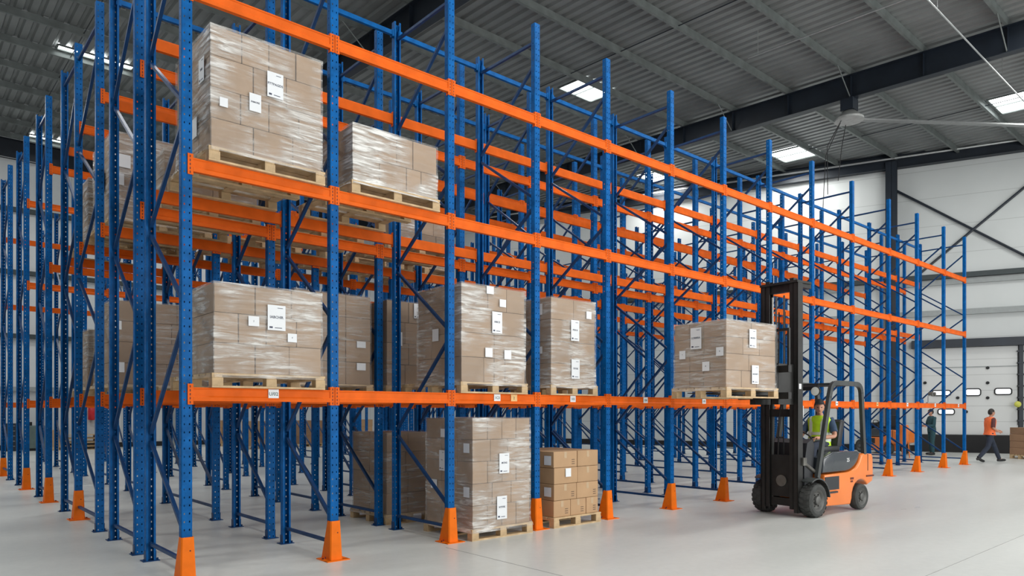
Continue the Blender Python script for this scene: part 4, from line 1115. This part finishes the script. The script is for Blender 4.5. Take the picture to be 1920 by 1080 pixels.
# worker walking past the dock door
wd = math.atan2(-0.6597, 0.7515)
J = dict(pelvis=(0, 0, 0.95), chest=(0.01, 0, 1.24), neck=(0.03, 0, 1.44), head=(0.06, 0, 1.60), shL=(0.02, 0.19, 1.38), shR=(0.0, -0.19, 1.38),
         elL=(0.10, 0.24, 1.12), elR=(-0.06, -0.25, 1.12), wrL=(0.30, 0.18, 1.02), wrR=(0.16, -0.20, 0.99), hdL=(0.9, -0.1, -0.1), hdR=(0.95, 0.1, 0.0), hp_L=(0, -1, -0.2), hp_R=(0, 1, -0.2), thumbL=1, thumbR=-1, curl=0.5,
         hipL=(0.01, 0.09, 0.93), hipR=(-0.01, -0.09, 0.93), knL=(0.22, 0.10, 0.51), knR=(-0.12, -0.10, 0.50), anL=(0.38, 0.10, 0.10), anR=(-0.42, -0.10, 0.15), toeL=(0.54, 0.11, 0.07), toeR=(-0.29, -0.11, 0.05))
person('person in orange vest and dark trousers walking past the dock door', J, dict(shirt=M['shirtmaroon'], vest=M['hiviso'], trousers=M['trousers'], shoe=M['shoe']), (26.54, 6.95, 0), wd, band=False, sleeve=0.7)
# worker standing beyond the end of the racks
J = dict(pelvis=(0, 0, 0.95), chest=(0.0, 0, 1.25), neck=(0.02, 0, 1.45), head=(0.04, 0, 1.61), shL=(0.0, 0.19, 1.39), shR=(0.0, -0.19, 1.39), elL=(0.06, 0.24, 1.12), elR=(0.06, -0.24, 1.12),
         wrL=(0.28, 0.18, 1.1), wrR=(0.28, -0.16, 1.1), hdL=(0.95, -0.1, 0), hdR=(0.95, 0.1, 0), hp_L=(0, -1, 0), hp_R=(0, 1, 0), thumbL=1, thumbR=-1, curl=0.7,
         hipL=(0, 0.09, 0.93), hipR=(0, -0.09, 0.93), knL=(0.04, 0.11, 0.5), knR=(-0.02, -0.11, 0.5), anL=(0.02, 0.12, 0.09), anR=(-0.06, -0.12, 0.09), toeL=(0.17, 0.14, 0.05), toeR=(0.09, -0.14, 0.05))
person('person in dark teal overalls standing behind the far rack end', J, dict(shirt=M['overall'], vest=M['overall'], trousers=M['overall'], shoe=M['shoe']), (29.35, 9.55, 0), 2.4, vest=False, sleeve=2, cap=True)

# ------------------------------------------------------------------ things further back
tr_ = tag(copy_tree(FL, None, ('outer_mast_channel', 'inner_mast_channel', 'lift_cylinder', 'lift_chain', 'mast_crossmember', 'mast_top_plate', 'mast_shield', 'mast_hub_plate', 'hydraulic_hose', 'mast_sticker', 'fork_carriage', 'load_backrest', 'fork',
      'guard_pillar', 'guard_bar', 'work_lamp', 'mirror_box', 'hood_lettering', 'side_emblem')), 'orange tow tractor parked between the far racks and the white wall', 'tractor')
tr_.name = 'tow_tractor'; tr_.location = (29.7, 11.9, 0); tr_.rotation_euler = (0, 0, math.radians(62))

def carton_pile(where, x, y, nx, nz, w, d, h, mname, rot=0.0, seed=0, base_pallet=True, lab='brown carton'):
    base = Matrix.Translation((x, y, 0)) @ Matrix.Rotation(rot, 4, 'Z'); z = 0.0
    if base_pallet: pallet(nx*w, d, base, 'wooden pallet under the %s' % where); z = 0.146
    rr = random.Random(seed)
    for k in range(nz):
        for i in range(nx):
            j = rr.uniform(-0.01, 0.01)
            mb = MB(); mb.bbox(i*w + 0.004 + j, (i+1)*w - 0.004 + j, 0.0, d, 0, h - 0.004, 0.008)
            o = obj('carton', mb, M[mname]); o.matrix_world = base @ Matrix.Translation((0, 0, z + k*h))
            tag(o, 'carton %s along, %s up, %s' % (ORD[i], ORD[k], where), 'carton', 'cartons of the %s' % where)
# pile by the right edge, ahead of the walker
ang = math.atan2(-0.6597, 0.7515) + 0.12
carton_pile('small brown carton pile beside the dock door', 29.02, 6.46, 4, 4, 0.33, 0.8, 0.235, 'brickcard', ang, 3)
# pallets and cartons along the back wall
def at_back(px, d):
    u = (px - 960)/1325.0; return d*(0.7515*u + 0.6597)/(-0.6597*u + 0.7515)
zz = 0.0
for k in range(4):
    pallet(1.35, 0.9, Matrix.Translation((at_back(120, 35.0), 35.0, zz)), 'pale wooden pallet %s up in the stack by the back wall' % ORD[k], 'stacked empty pallets'); zz += 0.165
carton_pile('carton pair left of the empty pallets', at_back(97, 35.0), 35.0, 1, 2, 0.42, 0.6, 0.36, 'cardraw', 0, 5)
carton_pile('carton pair right of the empty pallets', at_back(186, 35.0), 35.0, 2, 2, 0.36, 0.6, 0.35, 'cardraw', 0, 6)
for i, (px, d, nx, nz, mt) in enumerate(((398, 34.0, 2, 3, 'cardraw'), (464, 30.5, 2, 3, 'cardraw'), (556, 31.0, 3, 3, 'brickcard'), (670, 33, 2, 3, 'cardraw'), (1085, 27.0, 1, 4, 'cardraw'), (1182, 26, 1, 4, 'cardraw'), (1410, 18.6, 1, 3, 'cardraw'))):
    u = (px - 960)/1325.0
    k = ['carton block behind the first bay', 'carton stack behind the second bay', 'reddish carton block behind the second bay', 'carton stack behind the third bay', 'slim carton stack behind the fifth bay', 'slim carton tower behind the sixth bay', 'slim carton stack behind the forklift mast'][i]
    carton_pile(k, at_back(px, d), d, nx, nz, 0.45, 0.7, 0.36, mt, 0, 30 + i)
for row, bay, rw in ((1, 1, 'second'), (1, 2, 'second'), (2, 1, 'third'), (2, 2, 'third')):
    pallet(1.2, 1.28 if row == 1 else 1.52, Matrix.Translation((RS[bay] + 0.17, D0 + ROWS[row][1][0] + 0.02, ROWLV[row][1] + 0.067)), 'empty wooden pallet on middle level of the %s row, %s bay' % (rw, ORD[bay]))
tg = thing('feed_hopper', 'orange hopper on legs seen through the far end of the racks', 'hopper', (27.0, 9.7, 0))
mb = MB(); mb.lathe([(0.0, 1.18), (0.16, 1.16), (0.18, 1.1), (0.18, 0.62), (0.05, 0.36), (0.05, 0.22), (0, 0.22)], (0,0,0), 'z', 16); obj('bin_body', mb, M['fork_orange'], tg, smooth=40)
for an in (0.5, 2.6, 4.7):
    mb = MB(); mb.tube([(0.16*math.cos(an), 0.16*math.sin(an), 0.66), (0.21*math.cos(an), 0.21*math.sin(an), 0.0)], 0.018, 8); obj('leg', mb, M['fork_orange'], tg)
tg = thing('pipe_fitting', 'pale pipe fitting lying on the lowest beam near the right end', 'fitting', (21.75, D0 - 0.02, LEVEL[0] + 0.066))
mb = MB(); mb.box(-0.12, 0.5, -0.025, 0.025, 0, 0.03); obj('base_bar', mb, M['galv'], tg)
mb = MB(); mb.tube([(0.0, 0, 0.02), (0.0, 0, 0.2), (0.42, 0, 0.24)], 0.02, 8); obj('bent_pipe', mb, M['galv'], tg)
for x in (0.18, 0.40):
    mb = MB(); mb.lathe([(0.0, -0.05), (0.06, -0.05), (0.06, 0.05), (0.0, 0.05)], (x, 0, 0.26), 'y', 14); obj('valve', mb, M['mastgrey'], tg)
tg = thing('junction_box', 'small blue box standing on the lowest beam before the far end', 'box', (21.2, D0 - 0.02, LEVEL[0] + 0.066))
mb = MB(); mb.bbox(-0.1, 0.14, -0.02, 0.02, 0, 0.10, 0.008); obj('box_body', mb, M['blue'], tg)
mb = MB(); mb.box(-0.02, 0.06, -0.015, 0.015, 0.10, 0.13); obj('lid', mb, M['bluedark'], tg)
# extinguisher on the back wall
tg = thing('fire_extinguisher', 'red fire extinguisher hung on the back wall', 'extinguisher', (at_back(172, 36.33), 36.33, 1.25))
mb = MB(); mb.lathe([(0, 0), (0.14, 0.01), (0.16, 0.05), (0.16, 0.52), (0.11, 0.62), (0.05, 0.66), (0, 0.66)], (0,0,0), 'z', 18); obj('cylinder_body', mb, M['red'], tg, smooth=40)
mb = MB(); mb.tube([(0,0,0.64),(0,0,0.74)], 0.04, 8); mb.bar((-0.02,0,0.74),(0.16,0,0.78), 0.03, 0.02); obj('valve_handle', mb, M['black'], tg)
mb = MB(); mb.tube([(0.03,0,0.70),(0.18,-0.02,0.6),(0.19,-0.03,0.3)], 0.018, 8); obj('hose', mb, M['black'], tg)
# grey-green compressor and a dark rack of drawers at the far left
tg = thing('air_compressor', 'grey green machine cabinet by the back wall at far left', 'machine', (at_back(54, 35.2), 35.2, 0))
mb = MB(); mb.bbox(0, 0.6, 0, 0.8, 0.1, 1.05, 0.03); obj('cabinet_body', mb, M['greygreen'], tg)
mb = MB(); mb.box(0.02, 0.58, 0.05, 0.75, 0, 0.1); obj('plinth', mb, M['black'], tg)
mb = MB(); mb.tube([(0.1, 0.3, 1.05), (0.1, 0.3, 1.2)], 0.05, 8); mb.tube([(0.4, 0.3, 1.05), (0.4, 0.3, 1.28)], 0.03, 8); obj('outlet_pipe', mb, M['black'], tg)
tg = thing('tool_cabinet', 'dark drawer cabinet standing by the back wall at the left edge', 'cabinet', (at_back(10, 35.4), 35.4, 0))
mb = MB(); mb.bbox(0, 0.42, 0, 0.6, 0.0, 1.15, 0.015); obj('cabinet_body', mb, M['navy'], tg)
for k in range(5):
    mb = MB(); mb.box(0.03, 0.39, -0.02, 0.0, 0.1 + k*0.21, 0.28 + k*0.21); d_ = obj('drawer', mb, M['navy'], tg)
    mb = MB(); mb.box(0.1, 0.32, -0.035, -0.02, 0.2 + k*0.21, 0.215 + k*0.21); obj('handle', mb, M['galv'], d_)

# ------------------------------------------------------------------ light
w = bpy.data.worlds.new('hall_world'); SC.world = w; w.use_nodes = True
nt = w.node_tree; bg = nt.nodes['Background']; bg.inputs[0].default_value = (0.93, 0.97, 1.0, 1); bg.inputs[1].default_value = 0.40
def area(name, loc, target, sx, sy, power, col=(1,1,1)):
    l = bpy.data.lights.new(name, 'AREA'); l.shape = 'RECTANGLE'; l.size = sx; l.size_y = sy; l.energy = power; l.color = col
    o = bpy.data.objects.new(name, l); COL.objects.link(o); o.location = loc
    o.rotation_euler = (V(target) - V(loc)).to_track_quat('-Z', 'Y').to_euler(); return o
# large unseen area light as daylight from behind and to the right
area('daylight_from_behind', (13, -8, 4.6), (13, 6, 2.6), 22, 7, 2200, (1.0, 1.0, 0.98))
# unseen fill lights added under the roof over the aisle and the racks
for i, (x, y) in enumerate(((4, 3.6), (12, 3.6), (20, 3.6), (28, 4.0))):
    area('aisle_fill_light', (x, y, roofz(y) - 0.35), (x, y + 0.3, 0), 3.0, 1.2, 290, (1.0, 1.0, 0.97))
for i, (x, y) in enumerate(((4.8, 16), (17.5, 16), (4.8, 26), (17.5, 27), (28.2, 14.3), (-5, 20), (-4, 10), (0, 31), (27, 20.3), (11, 32))):
    area('rack_fill_light', (x, y, roofz(y) - 0.30), (x, y, 0), 2.2, 1.4, 360 if x < 3 else 240, (1.0, 1.0, 0.97))

# ------------------------------------------------------------------ camera
cam = bpy.data.cameras.new('camera'); co = bpy.data.objects.new('camera', cam); COL.objects.link(co)
co.location = (0, 0, 1.63); co.rotation_euler = (PI/2, 0, -math.radians(41.27))
cam.sensor_width = 36; cam.lens = 1325/1920*36; cam.shift_y = (772 - 540)/1920.0
cam.clip_end = 200
SC.camera = co
vs_ = SC.view_settings
SC.display_settings.display_device = 'sRGB'
vs_.view_transform = 'Standard'; vs_.look = 'None'; vs_.gamma = 1.0; vs_.use_curve_mapping = False; vs_.exposure = 0.0
cy = SC.cycles
cy.use_denoising = True; cy.max_bounces = 7; cy.diffuse_bounces = 4; cy.glossy_bounces = 3; cy.transparent_max_bounces = 24; cy.sample_clamp_indirect = 6.0
print('beams', NB, 'cartons', CARTONS)
